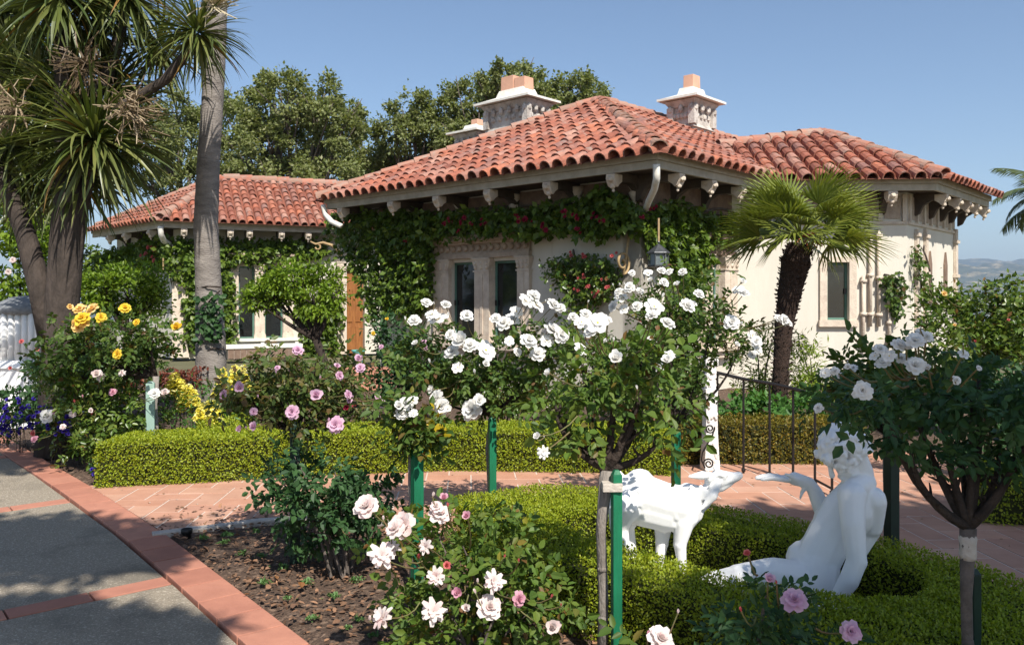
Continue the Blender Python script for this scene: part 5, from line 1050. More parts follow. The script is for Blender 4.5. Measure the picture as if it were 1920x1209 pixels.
for i, (px, py, r, Y) in enumerate(((34, 772, 32, 8.7), (70, 786, 30, 8.4), (112, 800, 26, 7.9), (12, 800, 28, 9.0), (180, 882, 10, 7.2))):
    shrub(['deep blue flower clump at the far left edge', 'deep blue flower clump by the drive left of the white rose', 'deep blue flower clump just below the white rose', 'low blue flower clump at the picture edge by the border tiles', 'tiny blue flower tuft at the foot of the long hedge'][i], 'blue_flower', 'flower', Y, [(px, py, r, r * .9)], r / F * Y * .8, int(320 * (r / 24)), .04, 'rose_dark', 50 + i, blooms=[(px + BR.uniform(-r, r), py + BR.uniform(-r * .8, r * .6), 9, 'half') for k in range(34 if r > 15 else 6)], colr='blue', group=sg, zmin=.0)
# yellow snapdragons: spikes of small flowers over fresh green
def snapdragon(label, Y, spikes, seed):
    rr = random.Random(seed); rng = np.random.default_rng(seed); cx_ = sum(q[0] for q in spikes) / len(spikes); c = P(cx_, HY, Y); root = empty('snapdragon', (c.x, Y, 0), label, 'flower', 'yellow snapdragons behind the long hedge')
    fo = foliage('foliage', rng, [(Vector((c.x, Y, .35)), (.3, .22, .35))], 900, .06, mt['green'], root, .22, zmin=.02); fo['kind'] = 'stuff'
    for px, y0, y1, w in spikes:
        a = P(px, y1, Y + rr.uniform(-.1, .1)); h = (y1 - y0) / F * Y; r = w * .85 / F * Y; ps, ds, n_ = [], [], []
        for k in range(46):
            t = k / 46; an = k * 2.4; rad = r * (1 - t * .75) * .8; ps.append((a.x + rad * math.cos(an) * .4, a.y + rad * math.sin(an) * .4, a.z + h * t)); ds.append((math.cos(an), math.sin(an), rr.uniform(-.2, .4))); n_.append((rr.uniform(-.4, .4), rr.uniform(-.4, .4), 1))
        l = np.array([r * 1.15 * (1 - .6 * k / 46) for k in range(46)]); V, Q = leaves_np(np.array(ps), np.array(ds), np.array(n_), l, l * .95, True, .3); mesh_np('flower_spike', V, Q, PET['snap'], root)
        m = MB(); m.tube([(a.x, a.y, .05), tuple(a), (a.x, a.y, a.z + h * .9)], .006, 4); m.build('stem', mt['twig'], root)
snapdragon('bright yellow snapdragon clump left of the palm trunk', 8.6, [(328, 700, 738, 20), (338, 712, 745, 18), (352, 722, 760, 20), (362, 730, 765, 16), (345, 735, 775, 16)], 61)
snapdragon('yellow snapdragon clump low in front of the palm trunk', 8.3, [(382, 755, 790, 18), (395, 750, 788, 20), (404, 758, 800, 18), (375, 765, 790, 14)], 62)
snapdragon('tall yellow snapdragon clump right of the palm trunk', 9.0, [(418, 690, 725, 14), (440, 684, 730, 16), (455, 684, 735, 16), (432, 700, 740, 16), (462, 705, 745, 14), (478, 715, 750, 14)], 63)
snapdragon('paler yellow snapdragon clump beside the mauve rose', 9.2, [(485, 722, 752, 14), (497, 715, 750, 12), (512, 718, 745, 10), (405, 725, 745, 10)], 64)
shrub('reddish-leaved plant behind the yellow rose stake', 'red_leaved_plant', 'plant', 9.3, [(250, 715, 26, 18), (330, 705, 26, 20), (365, 710, 22, 18)], .25, 800, .05, 'red_leaf', 65)
# planting that hides the foot of the house
bk_ = [('dark rose shrub left of the double window, below the vine', 10.6, [(720, 640, 35, 45), (770, 660, 45, 55), (740, 710, 55, 45), (800, 710, 40, 40)], 3600, .07, 'rose_dark', [(800, 655, 14, None, 'mauve'), (795, 640, 10, None, 'mauve'), (725, 600, 10, None, 'yellow'), (700, 625, 9, None, 'yellow'), (715, 650, 10, None, 'mauve')]),
       ('mid-green shrub under the sill of the double window', 9.8, [(880, 730, 50, 45), (950, 740, 50, 40), (1030, 730, 55, 50)], 3000, .065, 'shrub', [(860, 720, 9, None, 'coral'), (1010, 700, 10, None, 'white')]),
       ('mid-green shrub against the wall under the red-budded climber', 10.2, [(1110, 690, 60, 60), (1180, 720, 55, 55), (1090, 640, 40, 40)], 3400, .065, 'shrub', [(1135, 640, 12, None, 'white'), (1160, 700, 10, None, 'coral'), (1200, 600, 9, None, 'coral')]),
       ('loose shrub at the corner below the big lantern', 10.2, [(1240, 640, 45, 60), (1270, 580, 35, 50), (1300, 690, 50, 60)], 3400, .07, 'vine', []),
       ('low red and green roses behind the long hedge', 9.6, [(590, 720, 60, 40), (650, 740, 50, 35), (680, 770, 40, 25), (530, 750, 45, 30)], 2600, .06, 'rose_rust', [(665, 760, 12, None, 'magenta'), (560, 690, 10, None, 'mauve'), (610, 720, 10, None, 'mauve')]),
       ('lime green feathery shrub left of the fan palm trunk', 9.9, [(1425, 690, 32, 55), (1400, 740, 30, 40), (1440, 640, 20, 30)], 1700, .08, 'lime', []),
       ('lime green feathery shrub right of the fan palm trunk', 10.0, [(1500, 690, 34, 50), (1520, 730, 40, 40), (1490, 650, 20, 25), (1570, 720, 36, 34), (1600, 760, 40, 40)], 2600, .085, 'lime', []),
       ('fresh green leafy plant behind the olive hedge', 9.1, [(1400, 775, 30, 24), (1450, 770, 35, 28), (1510, 775, 35, 26), (1560, 780, 35, 30), (1360, 770, 30, 20)], 1800, .085, 'green', []),
       ('glossy green shrub at the far right below the hills', 9.6, [(1780, 600, 60, 55), (1850, 580, 60, 50), (1910, 600, 60, 60), (1830, 650, 80, 60), (1900, 680, 60, 60), (1760, 680, 55, 60), (1880, 545, 40, 26), (1840, 560, 30, 20), (1960, 640, 70, 80)], 9000, .07, 'shrub', [(1770, 552, 14, None, 'apricot'), (1790, 610, 8, None, 'apricot'), (1830, 640, 7, None, 'coral'), (1890, 600, 7, None, 'coral')]),
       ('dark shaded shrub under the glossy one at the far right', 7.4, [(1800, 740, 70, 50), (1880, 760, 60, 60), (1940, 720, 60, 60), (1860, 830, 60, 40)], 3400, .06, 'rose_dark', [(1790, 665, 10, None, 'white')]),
       ('green shrub with pink roses at the left edge behind the cordyline', 14.0, [(20, 430, 45, 45), (50, 480, 45, 50), (20, 530, 50, 40), (70, 430, 30, 40), (60, 540, 40, 30)], 3600, .10, 'citrus', [(24, 488, 12, None, 'blush'), (16, 510, 12, None, 'blush'), (60, 508, 9, None, 'apricot'), (62, 540, 8, None, 'apricot')])]
for i, (lab, Y, blobs, n, L, lm, bl) in enumerate(bk_):
    shrub(lab, 'shrub', 'shrub', Y, blobs, .45 if Y < 12 else .8, n, L, lm, 70 + i, blooms=bl, colr='mauve', asp=.5 if lm != 'lime' else .2, zmin=.01)
# seedlings, fallen leaves, spotlight
rr = random.Random(12)
seed_px = [(425, 1008, 34), (455, 1040, 30), (495, 1096, 36), (530, 1068, 34), (575, 1095, 34), (585, 1162, 30), (625, 1122, 34), (668, 1090, 32), (672, 1165, 30), (540, 1125, 26), (420, 1020, 30), (380, 1012, 30), (480, 1000, 26), (650, 1180, 26), (490, 1045, 26), (700, 1195, 30)]
sm = []
for v in range(3):
    rg = np.random.default_rng(v); n = 60; th = rg.random(n) * 6.28; e = rg.random(n) * 1.2; d = np.stack([np.cos(th) * np.cos(e), np.sin(th) * np.cos(e), np.sin(e)], 1); p = d * .02 + np.stack([rg.normal(0, .25, n), rg.normal(0, .25, n), rg.random(n) * .2], 1); l = .2 + .28 * rg.random(n)
    V, Q = leaves_np(p, d, np.tile([0, 0, 1.], (n, 1)), l, l * .45, True); o = mesh_np('seedling', V, Q, mt['seedling']); sm.append(o.data); bpy.data.objects.remove(o)
where = ['nearest the kerb spotlight', 'beside the border at mid bed', 'close to the border tiles', 'in front of the dark bush', 'between two fallen leaves', 'low in the bed by the border', 'in the open middle of the bed', 'below the stem of the dark bush', 'by the drooping pale bloom', 'half in shade near the border', 'just behind the spotlight', 'along the concrete kerb', 'under the edge of the dark bush', 'at the foot of the blush rose bush', 'small and flat left of the dark bush', 'at the bottom edge of the bed']
for i, (px, py, sz) in enumerate(seed_px):
    g = G(px, py); o = bpy.data.objects.new('seedling', sm[i % 3]); link(o, None, (g.x, g.y, .005)); k = sz / F * g.y * .62; o.scale = (k, k, k); o.rotation_euler.z = rr.uniform(0, 6.28); props(o, 'small bright green seedling ' + where[i], 'seedling', 'seedlings in the mulch bed')
for i, (px, py, sz, lab) in enumerate(((566, 1108, 28, 'curled orange fallen leaf left of the middle seedling'), (678, 1190, 34, 'large orange fallen leaf near the bottom of the bed'), (520, 1092, 18, 'small orange fallen leaf by the border'), (610, 1150, 16, 'brown fallen leaf in the open mulch'), (470, 1120, 14, 'dull fallen leaf close to the border tiles'))):
    g = G(px, py); me = leaf_proto(mt['orange_leaf'], .5); o = bpy.data.objects.new('fallen_leaf', me); link(o, None, (g.x, g.y, .02)); k = sz / F * g.y; o.scale = (k, k, k); o.rotation_euler = (.15, .2, rr.uniform(0, 6)); props(o, lab, 'leaf', 'fallen leaves on the mulch')
g = G(350, 1008); m = MB(); m.lathe((g.x, g.y, 0), [(.028, 0), (.028, .03), (.036, .032), (.038, .06), (.034, .062), (.033, .05)], 16); o = m.build('spotlight', mt['black'], None, True); props(o, 'small black garden spotlight at the corner of the kerb', 'light')

rg = np.random.default_rng(15); n = 420; xx = rg.uniform(-3.4, 4.2, n); yy = rg.uniform(3.4, 8, n); kk = np.array([inside((x, y), PATH) for x, y in zip(xx, yy)]); xx, yy = xx[kk], yy[kk]; n = len(xx)
V, Q = leaves_np(np.stack([xx, yy, np.full(n, .0135)], 1), np.stack([rg.normal(size=n), rg.normal(size=n), rg.normal(size=n) * .08], 1), np.stack([rg.normal(size=n) * .15, rg.normal(size=n) * .15, np.ones(n)], 1), .012 + .022 * rg.random(n), .01 + .012 * rg.random(n), True)
props(mesh_np('fallen_petals', V, Q, LM('litter', [(.7, .66, .58), (.3, .16, .07), (.12, .1, .04), (.6, .45, .4), (.25, .12, .05)], trans=.1)), kind='stuff')
# ------------------------------------------------------------------ white stone, cordyline, palms
Yw = 10.4; c = P(30, HY, Yw); root = empty('stone_monument', (c.x, Yw, 0), 'sunlit white marble block with a grey domed top at the left edge', 'monument'); fr = Fr((c.x, Yw), (1, .1), (.1, -1)); m = MB()
m.frust(fr, 0, -.35, 0, zy(690, Yw), .52, .4, .50, .38); m.frust(fr, 0, -.35, zy(690, Yw), zy(676, Yw), .54, .42, .44, .36); m.frust(fr, 0, -.35, zy(676, Yw), zy(590, Yw), .34, .3, .34, .3); m.build('marble_body', mt['marble'], root, bevel=.012)
m = MB()
for k in range(9): m.tube([fr.p(-.32 + k * .08, zy(676, Yw), -.05), fr.p(-.32 + k * .08, zy(588, Yw), -.05)], .035, 8)
m.build('fluting', mt['marble'], root, True)
m = MB(); cc = fr.p(0, 0, -.35); m.lathe((cc.x, cc.y, zy(590, Yw)), [(.36, 0), (.40, .03), (.40, .08), (.33, .16), (.2, .22), (.05, .24)], 20); m.build('domed_top', mt['grey_stone'], root, True)
SWORD = {}
def sword_mesh(key, e0, bend, mat, wid=.043):
    """unit-length strap leaf in the XZ plane starting at elevation e0, drooping by bend"""
    if key in SWORD: return SWORD[key]
    n = 6; V, Fs = [], []; x = z = 0.
    for k in range(n + 1):
        t = k / n; e = e0 - bend * t ** 1.5; w = wid * (.55, 1, 1, .9, .7, .4, .03)[k] * .5; c_ = w * .35
        V += [(x, -w, z + c_), (x, 0, z), (x, w, z + c_)]; x += math.cos(e) / n; z += math.sin(e) / n
    for k in range(n): a = k * 3; Fs += [(a, a + 1, a + 4, a + 3), (a + 1, a + 2, a + 5, a + 4)]
    me = bpy.data.meshes.new('sword_leaf'); me.from_pydata(V, [], Fs); me.materials.append(mat); SWORD[key] = me; return me
def rosette(root, c, rng, n, L, axis=(0, 0, 1), emin=-1.2, stuff=None):
    c = Vector(c)
    for k in range(n):
        e = math.asin(max(-1, min(1, rng.uniform(math.sin(emin), .97)))); az = rng.uniform(0, 6.283); bin_ = round(e * 3) / 3
        bend = (.25 + .75 * max(0, math.cos(e))) * rng.choice([.5, .9, 1.3]); bend = round(bend * 4) / 4
        me = sword_mesh((bin_, bend), bin_, bend, mt['cord']); R = Matrix.Rotation(az, 3, 'Z') @ Matrix.Rotation(rng.uniform(-.12, .12), 3, 'Y') @ Matrix.Rotation(rng.uniform(-.5, .5), 3, 'X')
        off = Vector((math.cos(az) * math.cos(e), math.sin(az) * math.cos(e), math.sin(e) * .6)) * .05; l = L * rng.uniform(.75, 1.1)
        if stuff is None: place('sword_leaf', me, root, c + off, R, (l, l * 1.0, l))
        else:
            V = np.array([v.co[:] for v in me.vertices]) * l; stuff[0].append(V @ np.array(R).T + np.array(c + off)); stuff[1].append(np.array([p.vertices[:] for p in me.polygons]) + stuff[2]); stuff[2] += len(V)
def panicle(root, c, rng, R, mat, ax):
    m = MB(); ax = Vector(ax).normalized()
    for k in range(60):
        d = (ax * .9 + Vector(rng.normal(size=3)) * .75).normalized(); a = Vector(c) + d * R * .1; e = Vector(c) + d * R * rng.uniform(.6, 1.05) + Vector((0, 0, -R * .12)); mid = (a + e) / 2 + Vector(rng.normal(size=3)) * R * .1
        m.tube(bez(a, mid, e, 3), [.008, .008, .007, .004], 3, False)
        for j in range(2): q = mid.lerp(e, rng.uniform(0, .8)); m.tube([q, q + Vector(rng.normal(size=3)) * R * .14], [.006, .003], 3, False)
    m.build('flower_panicle', mt[mat], root)
Yc = 8.6; rng = np.random.default_rng(77); cg = P(112, HY, Yc); cord = empty('cordyline', (cg.x, Yc, 0), 'tall many-headed cordyline with sword leaves and dry flower sprays at the left', 'tree')
m = MB(); q = lambda px, py, dy=0: P(px, py, Yc + dy)
m.tube([Vector((cg.x, Yc, 0)), q(112, 700), q(114, 600), q(122, 500), q(128, 420), q(132, 330)], [.24, .185, .168, .165, .165, .13], 14); 
m.tube([q(122, 560), q(143, 480), q(153, 400), q(170, 320), q(172, 262)], [.07, .065, .06, .06, .05], 10); m.tube([q(100, 640), q(75, 540), q(48, 440), q(25, 380), q(-10, 300)], [.14, .115, .10, .09, .075], 10)
m.tube([q(130, 350), q(118, 250), q(115, 120), q(115, 20)], [.12, .085, .07, .06], 9); m.tube([q(132, 340, .2), q(160, 220, .3), q(210, 120, .3), q(238, 10, .3)], [.10, .075, .065, .055], 9); m.tube([q(160, 240, .1), q(230, 200, -.1), q(310, 150, -.2), q(368, 80, -.25)], [.07, .055, .05, .05], 9)
m.tube([q(118, 260), q(128, 200, .2), q(132, 165, .2)], [.07, .06, .05], 8); m.tube([q(60, 480), q(40, 400, .3), q(55, 345, .3)], [.07, .06, .05], 8)
m.build('trunk', mt['cord_bark'], cord, True)
heads = [((113, -5), 0, 60, .95), ((238, -12), .3, 44, .9), ((370, 62), -.25, 56, .62), ((178, 262), -.1, 70, .98), ((130, 165), .2, 34, .85), ((20, 275), .1, 36, .85)]
for (px, py), dy, n, L in heads: rosette(cord, q(px, py, dy), rng, n, L)
st = [[], [], 0]
for (px, py), dy, n, L in heads: rosette(cord, q(px, py, dy), rng, int(n * 3.2), L * .97, emin=-1.5, stuff=st)
for (px, py), dy, n, L in [((60, 345), .35, 110, .75), ((90, 235), .5, 160, .85), ((210, 160), .6, 170, .85), ((300, 90), .7, 110, .75), ((30, 120), .6, 150, .9), ((150, 330), .25, 150, .85), ((20, 30), .8, 150, .95), ((250, 250), .6, 90, .7), ((180, 60), .5, 150, .85), ((70, 170), .4, 120, .8)]: rosette(cord, q(px, py, dy), rng, n, L, emin=-1.3, stuff=st)
props(mesh_np('sword_leaf', np.concatenate(st[0]), [np.concatenate(st[1])], mt['cord'], cord), kind='stuff')
panicle(cord, q(238, 205, -.35), rng, .42, 'dry', (.6, -.4, -.1)); panicle(cord, q(32, 195, -.35), rng, .38, 'dry', (-.4, -.5, -.2)); panicle(cord, q(160, 120, -.2), rng, .42, 'dead', (.3, -.5, -.3)); panicle(cord, q(402, 12, -.35), rng, .36, 'cream', (.25, -.3, .8))
# palm with a tall bare trunk
Yp = 9.6; q = lambda px, py, dy=0: P(px, py, Yp + dy); base = q(396, HY); root = empty('palm_tree', (base.x, Yp, 0), 'tall slender palm whose bare grey trunk rises out of the picture', 'palm')
m = MB(); pts = [Vector((base.x, Yp, 0)), q(396, 740), q(395, 640), q(391, 540), q(386, 420), q(391, 300), q(398, 200), q(404, 80), q(408, -60), q(412, -300), q(415, -560)]; rad = [.20, .175, .165, .145, .135, .125, .12, .12, .115, .11, .105]
pp, rp = [], []
for i in range(len(pts) - 1):
    for t in np.arange(0, 1, .125): pp.append(pts[i].lerp(pts[i + 1], t)); rp.append(rad[i] + (rad[i + 1] - rad[i]) * t + (.0035 if len(rp) % 2 else -.001))
m.tube(pp, rp, 14); m.build('trunk', mt['palm_bark'], root, True)
def feather_frond(L, droop, seed, mat='feather', nl=42, name='frond'):
    rr = random.Random(seed); m = MB(); pts = []; x = z = 0; e0 = .9
    for k in range(11): pts.append(Vector((x, 0, z))); e = e0 - droop * (k / 10) ** 1.1; x += math.cos(e) * L / 10; z += math.sin(e) * L / 10
    m.tube(pts, [.022 * (1 - k / 12) for k in range(11)], 4, False)
    for k in range(nl):
        t = .12 + .87 * k / nl; i = min(9, int(t * 10)); a = pts[i].lerp(pts[i + 1], t * 10 - i); tn = (pts[i + 1] - pts[i]).normalized(); ll = L * .26 * math.sin(math.pi * (.12 + .8 * t)) + .05
        for s_ in (-1, 1):
            d = (Vector((0, s_, 0)) * .8 + tn * .7 + Vector((0, 0, -.25 + rr.uniform(-.15, .1)))).normalized(); w = tn.cross(d).cross(d).normalized() * .016; m.add([a - w, a + w, a + d * ll * .6 + w * .8 - Vector((0, 0, ll * .06)), a + d * ll - Vector((0, 0, ll * .22)), a + d * ll * .6 - w * .8 - Vector((0, 0, ll * .06))], [(0, 1, 2, 4), (4, 2, 3)])
    me = bpy.data.meshes.new(name); me.from_pydata(m.v, [], m.f); me.materials.append(mt[mat]); return me
FM = [feather_frond(1.9, 1.7, 1), feather_frond(1.9, 2.4, 2), feather_frond(1.9, 1.1, 3)]
rr = random.Random(20)
for k in range(26): place('frond', FM[k % 3], root, pts[-1], Matrix.Rotation(k * 2.4, 3, 'Z') @ Matrix.Rotation(rr.uniform(-.5, .35), 3, 'Y'), rr.uniform(.85, 1.1))
# small vine climbing the palm trunk
rg = np.random.default_rng(5); n = 230; t = rg.random(n); yy = 555 + t * 85; pos = np.array([P(395 + rg.uniform(-24, 24), y, Yp - .19 - .06 * rg.random()) for y in yy]); kk = rg.random(n) < .75
V, Q = leaves_np(pos[kk], norm(rg.normal(size=(kk.sum(), 3)) + np.array([0, -.3, -.4])), norm(rg.normal(size=(kk.sum(), 3)) * .5 + np.array([.2, -1, .4])), .05 + .04 * rg.random(kk.sum()), .04 + .02 * rg.random(kk.sum()), True)
c = pos.mean(0); root2 = empty('trunk_vine', (c[0], c[1], 0), 'dark green creeper clinging to the grey palm trunk', 'vine'); props(mesh_np('foliage', V, Q, mt['rose_dark'], root2), kind='stuff')
m = MB()
for pts2 in ([(372, 640), (380, 600), (392, 565), (412, 545)], [(415, 600), (400, 620), (382, 650), (372, 690)], [(420, 655), (400, 652), (385, 660), (372, 685)], [(370, 540), (390, 537), (414, 538)]):
    m.tube([P(px, py, Yp - .185 + abs(px - 394) / 300) for px, py in pts2], .009, 5)
m.build('stems', mt['dark_bark'], root2)
# fan palm in front of the right wing
Yf = 9.3; q = lambda px, py, dy=0: P(px, py, Yf + dy); base = q(1462, HY); fan = empty('fan_palm', (base.x, Yf, 0), 'small fan palm with a dark hairy trunk in front of the right wing', 'palm')
m = MB(); tp = [Vector((base.x, Yf, 0)), q(1461, 770), q(1464, 690), q(1470, 610), q(1482, 540), q(1492, 490), q(1500, 455)]; tr_ = [.10, .085, .088, .105, .135, .16, .12]
pp, rp = [], []
for i in range(len(tp) - 1):
    for t in np.arange(0, 1, .1): pp.append(tp[i].lerp(tp[i + 1], t)); rp.append(tr_[i] + (tr_[i + 1] - tr_[i]) * t + rr.uniform(-.008, .008))
m.tube(pp, rp, 16); m.build('trunk', mt['fibre'], fan, True)
rg = np.random.default_rng(9); n = 900; ti = rg.integers(0, len(pp), n); th = rg.random(n) * 6.28; pos = np.array([np.array(pp[i]) + np.array([math.cos(a), math.sin(a), 0]) * rp[i] for i, a in zip(ti, th)]); d = np.stack([np.cos(th), np.sin(th), .5 + rg.random(n)], 1)
l = .02 + .035 * rg.random(n); V, Q = leaves_np(pos, d, np.stack([-np.sin(th), np.cos(th), np.zeros(n)], 1) + rg.normal(0, .3, (n, 3)), l, l * .4); props(mesh_np('trunk_fibre', V, Q, mt['fibre'], fan), kind='stuff')
def fan_frond(seed, spread=2.0, nb=26, R=.56, pet=.42, droop=.25):
    rr = random.Random(seed); m = MB(); m.tube([(0, 0, 0), (pet * .5, 0, .015), (pet, 0, 0)], [.014, .011, .009], 4, False)
    for k in range(nb):
        a = (k / (nb - 1) - .5) * 2 * spread; l = R * (.82 + .18 * math.cos(a * .8)) * rr.uniform(.93, 1.05); d = Vector((math.cos(a), math.sin(a), 0)); s_ = Vector((-math.sin(a), math.cos(a), 0)); o = Vector((pet, 0, 0)); w = .0145; up = Vector((0, 0, 1)); f_ = .006 * (1 if k % 2 else -1)
        q1 = o + d * l * .45 + up * .02; q2 = o + d * l * .8 - up * l * droop * .35; q3 = o + d * l - up * l * droop * rr.uniform(.6, 1.2)
        m.add([o - s_ * .004, o + s_ * .004, q1 + s_ * w + up * f_, q1 - s_ * w - up * f_, q2 + s_ * w * .55, q2 - s_ * w * .55, q3], [(0, 1, 2, 3), (3, 2, 4, 5), (5, 4, 6)])
    me = bpy.data.meshes.new('frond'); me.from_pydata(m.v, [], m.f); me.materials.append(mt['fan']); return me
FF = [fan_frond(1, 1.5, 24, .56, .44, .08), fan_frond(2, 1.3, 22, .6, .46, .16), fan_frond(3, 1.6, 26, .52, .42, .05), fan_frond(4, 1.2, 20, .62, .46, .22)]
top = q(1500, 452)
for k in range(36):
    el = math.asin(-.30 + 1.24 * ((k + .5) / 36)); az = k * 2.39996 + rr.uniform(-.2, .2)
    place('frond', FF[k % 4], fan, top + Vector((0, 0, .02 + .06 * rr.random())), Matrix.Rotation(az, 3, 'Z') @ Matrix.Rotation(-el * .95, 3, 'Y') @ Matrix.Rotation(rr.uniform(-.9, .9), 3, 'X'), rr.uniform(.84, 1.04))
m = MB(); 
for k in range(14): a = rr.uniform(0, 6.28); m.tube([top + Vector((math.cos(a) * .05, -.12 + math.sin(a) * .05, .02)), top + Vector((math.cos(a) * .18 + .05, -.2, .0 + .1 * math.sin(a)))], [.012, .006], 4)
m.build('fruit_stalk', M('orange_stalk', (.34, .12, .04), (.25, .08, .03)), fan)
# feather palm whose fronds enter at the right edge
q0 = P(2015, 395, 19.0); root = empty('feather_palm', (q0.x, 19.0, 0), 'feather palm whose drooping fronds enter at the right edge against the sky', 'palm')
m = MB(); m.tube([(q0.x + .15, 19.0, -1), (q0.x + .05, 19.0, q0.z * .5), tuple(q0)], [.26, .2, .18], 10); m.build('trunk', mt['oak_bark'], root, True)
for k in range(22): place('frond', FM[k % 3], root, q0, Matrix.Rotation(k * 2.4 + .3, 3, 'Z') @ Matrix.Rotation(rr.uniform(-.3, .5), 3, 'Y'), rr.uniform(.85, 1.1))

# ------------------------------------------------------------------ trees
tree('flat-topped bright green tree with a dark twisted trunk by the wooden door', 13.5, [(495, 542, 38, 30), (550, 522, 46, 28), (605, 526, 38, 30), (632, 550, 22, 26), (525, 562, 40, 24), (588, 562, 40, 24), (472, 562, 20, 18)], 620, 6800, .08, 'citrus', 81, name='clipped_tree', cat='tree', ry=.35, tr=.09, group='clipped small trees before the left wing', bark='dark_bark', sub=10, asp=.42, sig=.3)
tree('flat-topped bright green tree below the small lantern', 15.0, [(185, 540, 40, 34), (240, 525, 50, 34), (290, 545, 30, 34), (210, 565, 45, 28), (265, 570, 40, 28)], 240, 6500, .09, 'citrus', 82, name='clipped_tree', cat='tree', ry=.35, tr=.09, group='clipped small trees before the left wing', bark='dark_bark', sub=10, asp=.42, sig=.3)
tree('large spreading oak behind the left wing roof', 31, [(470, 210, 55), (540, 190, 65, 50), (600, 210, 45), (500, 270, 70), (580, 280, 70), (640, 260, 45), (655, 215, 34, 30), (440, 260, 45), (620, 180, 22, 36), (520, 330, 80, 40), (620, 330, 70, 40), (500, 152, 18, 20)], 540, 33728, .14, 'oak', 83, ry=1.6, tr=.32, base_z=-1, sub=24, sig=.15)
tree('oak behind the cordyline and the palm trunk', 33, [(330, 200, 55), (300, 250, 60), (360, 270, 60), (330, 330, 60), (420, 190, 30), (270, 320, 55), (430, 320, 50)], 345, 17856, .14, 'oak', 84, ry=1.5, tr=.28, base_z=-1, sub=24, sig=.15)
tree('rounded oak left of the big chimney', 34, [(770, 215, 42), (740, 250, 42), (800, 250, 45), (760, 290, 60, 40), (700, 300, 45, 36), (830, 290, 50, 40), (785, 195, 24)], 765, 16864, .14, 'oak', 85, ry=1.5, tr=.28, base_z=-1, sub=24, sig=.15)
tree('tall dark oak directly behind the big chimney', 32, [(880, 180, 45), (850, 210, 40), (930, 150, 36, 30), (985, 145, 36, 32), (900, 230, 55), (960, 200, 60), (1010, 190, 40), (870, 260, 50, 36)], 930, 20832, .14, 'oak', 86, ry=1.5, tr=.3, base_z=-1, sub=24, sig=.15)
tree('oak right of the big chimney, dipping to the roof ridge', 33, [(1065, 170, 42), (1110, 180, 36, 30), (1080, 210, 50, 36), (1135, 195, 24, 18), (1040, 205, 36), (1100, 235, 50, 24)], 1075, 12896, .14, 'oak', 87, ry=1.3, tr=.26, base_z=-1, sub=24, sig=.15)
tree('small oak behind the roof between two larger oaks', 36, [(690, 330, 50, 30), (640, 300, 40, 36), (730, 330, 50, 30), (670, 240, 20, 30)], 690, 8928, .14, 'oak', 88, ry=1.3, tr=.22, base_z=-1, sub=24, sig=.15)
tree('distant oak at the left edge behind the cordyline', 26, [(40, 330, 60), (110, 360, 60), (20, 260, 50), (160, 330, 50), (60, 400, 60, 40), (10, 180, 40)], 70, 13888, .14, 'oak', 89, ry=1.3, tr=.25, base_z=-1, sub=24, sig=.15)
tree('dark evergreen rising out of the picture at the top left corner', 13.0, [(-20, 60, 60, 60), (10, 150, 45, 50), (-10, 240, 50, 50), (20, -20, 60, 50), (60, 90, 30, 50)], -75, 6500, .11, 'rose_dark', 95, name='evergreen_tree', ry=.5, tr=.2, group='trees standing behind the cordyline', bark='dark_bark', sub=14)
# dark trunk of a tall tree at the very left, and the trees behind the photographer that shade the drive and the seated statue
def shade_tree(label, base, blobs, n, L, seed, tr=.22, lm='oak'):
    rng = np.random.default_rng(seed); rr = random.Random(seed); root = empty('shade_tree', base, label, 'tree', 'tall trees standing by the drive'); t = MB(); x, y = base[0], base[1]
    top = max(c[2] for c, r in blobs); cx_ = sum(c[0] for c, r in blobs) / len(blobs); cy_ = sum(c[1] for c, r in blobs) / len(blobs); fk = Vector((x * .7 + cx_ * .3, y * .7 + cy_ * .3, top * .5)); t.tube([(x, y, -.1), (x, y, 1.2), ((x + fk.x) / 2, (y + fk.y) / 2, fk.z * .6), fk], [tr * 1.3, tr, tr * .9, tr * .75], 10)
    for c, r in blobs: t.tube(bez(fk, ((fk.x + c[0]) / 2, (fk.y + c[1]) / 2, fk.z * .3 + c[2] * .7), c, 5), [tr * .5, tr * .42, tr * .35, tr * .27, tr * .2, tr * .1], 6)
    t.build('trunk', mt['oak_bark'], root, True); o = foliage('crown', rng, [(Vector(c), r) for c, r in blobs], n, L, mt[lm], root, .6, False, 12, .3, (.2, 1.0)); o['kind'] = 'stuff'
def sh(x, y, z, h):
    """crown point whose shadow falls on (x,y,z): h metres above it"""
    t = h / SUNV.z; return (x + SUNV.x * t, y + SUNV.y * t, z + h)
rS = lambda a, b, c: (a, b, c)
shade_tree('tall tree right of the photographer whose shade falls on the seated statue', (5.4, -1.6, 0), [(sh(1.95, 3.3, .3, 6.0), (.75, .8, .6)), (sh(1.85, 4.05, .25, 6.2), (.52, .5, .45)), (sh(1.75, 4.1, .7, 6.2), (.42, .45, .4)), (sh(2.35, 5.1, .2, 6.2), (.85, .75, .5)), (sh(1.75, 2.6, .3, 6.0), (.8, .6, .5)), (sh(2.3, 5.8, .0, 6.4), (.85, .5, .45)), (sh(3.1, 4.4, .4, 6.3), (.8, .8, .5)), (sh(3.0, 3.2, .5, 6), (.8, .8, .5)), (sh(3.9, 5.6, .2, 6.6), (.9, .6, .5)), (sh(1.3, 2.7, .5, 6.1), (.5, .4, .4)), (sh(1.6, 2.9, 1.0, 6.1), (.6, .5, .4)), (sh(2.1, 4.9, 0.9, 6.1), (.5, .5, .4))], 20000, .17, 91)
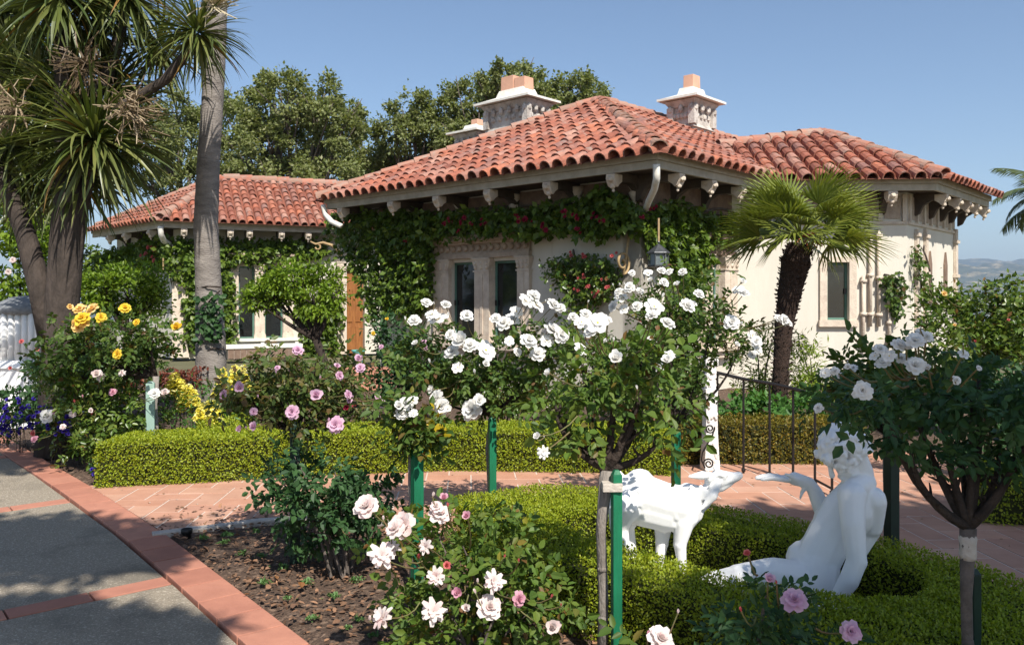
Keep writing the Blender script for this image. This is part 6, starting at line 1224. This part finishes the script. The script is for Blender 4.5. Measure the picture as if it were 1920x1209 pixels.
shade_tree('tall tree left of the photographer whose shade dapples the drive', (-5.5, -2.2, 0), [(sh(-2.85, 5.4, 0, 6.6), (.78, .42, .35)), (sh(-3.6, 5.7, 0, 6.8), (.7, .36, .3)), (sh(-2.45, 5.2, 0, 6.4), (.30, .16, .2)), (sh(-1.85, 3.95, 0, 6.2), (.42, .2, .22)), (sh(-2.5, 4.2, 0, 6.2), (.36, .14, .2)), (sh(-5.4, 8.3, 0, 7), (.8, .4, .3)), (sh(-4.6, 4.6, 0, 6.6), (1.0, .6, .4))], 12500, .15, 92)

# ------------------------------------------------------------------ hills beyond, and the air
rng = np.random.default_rng(6)
def ridge(name, D, h, x0, x1, seed, amp):
    rg = np.random.default_rng(seed); n = 900; m = 20; ph = rg.random(9) * 6.28; V = []
    for j in range(m):
        for i in range(n):
            x = x0 + (x1 - x0) * i / (n - 1); t = j / (m - 1); s = sum(math.sin(x / (2600 / (k + 1)) + ph[k] + t * .8 * k) / (k + 1.3) for k in range(9)); y = D + (1 - t) * -1500 + 120 * math.sin(x / 400 + ph[2])
            V.append((x, y, -320 + (h + 320 + amp * s) * math.sin(t * math.pi / 2) + (amp * .25 * math.sin(x / 170 + t * 7 + ph[3]) + 13 * math.sin(x / 62 + ph[4] + t * 5) + 7 * math.sin(x / 27 + ph[5] + t * 9)) * t))
    idx = np.arange(n * m).reshape(m, n); Q = np.stack([idx[:-1, :-1].ravel(), idx[:-1, 1:].ravel(), idx[1:, 1:].ravel(), idx[1:, :-1].ravel()], 1)
    props(mesh_np(name, np.array(V), [Q], mt['hill'], None, True), kind='structure')
ridge('hills', 6600, 318, -2500, 7500, 1, 30); ridge('hills', 4600, 190, -2000, 6000, 4, 45)
m = MB(); m.box(-9000, 9000, -600, 7800, -322, 420)
hz, N, L, b_ = nodes('haze_air'); N.remove(b_); pv = N.new('ShaderNodeVolumePrincipled'); pv.inputs['Density'].default_value = .00014; pv.inputs['Color'].default_value = (.58, .76, 1, 1); pv.inputs['Anisotropy'].default_value = .2
L.new(pv.outputs[0], N['Material Output'].inputs['Volume']); HAZE = True
if HAZE: o = m.build('haze', hz); props(o, kind='stuff')
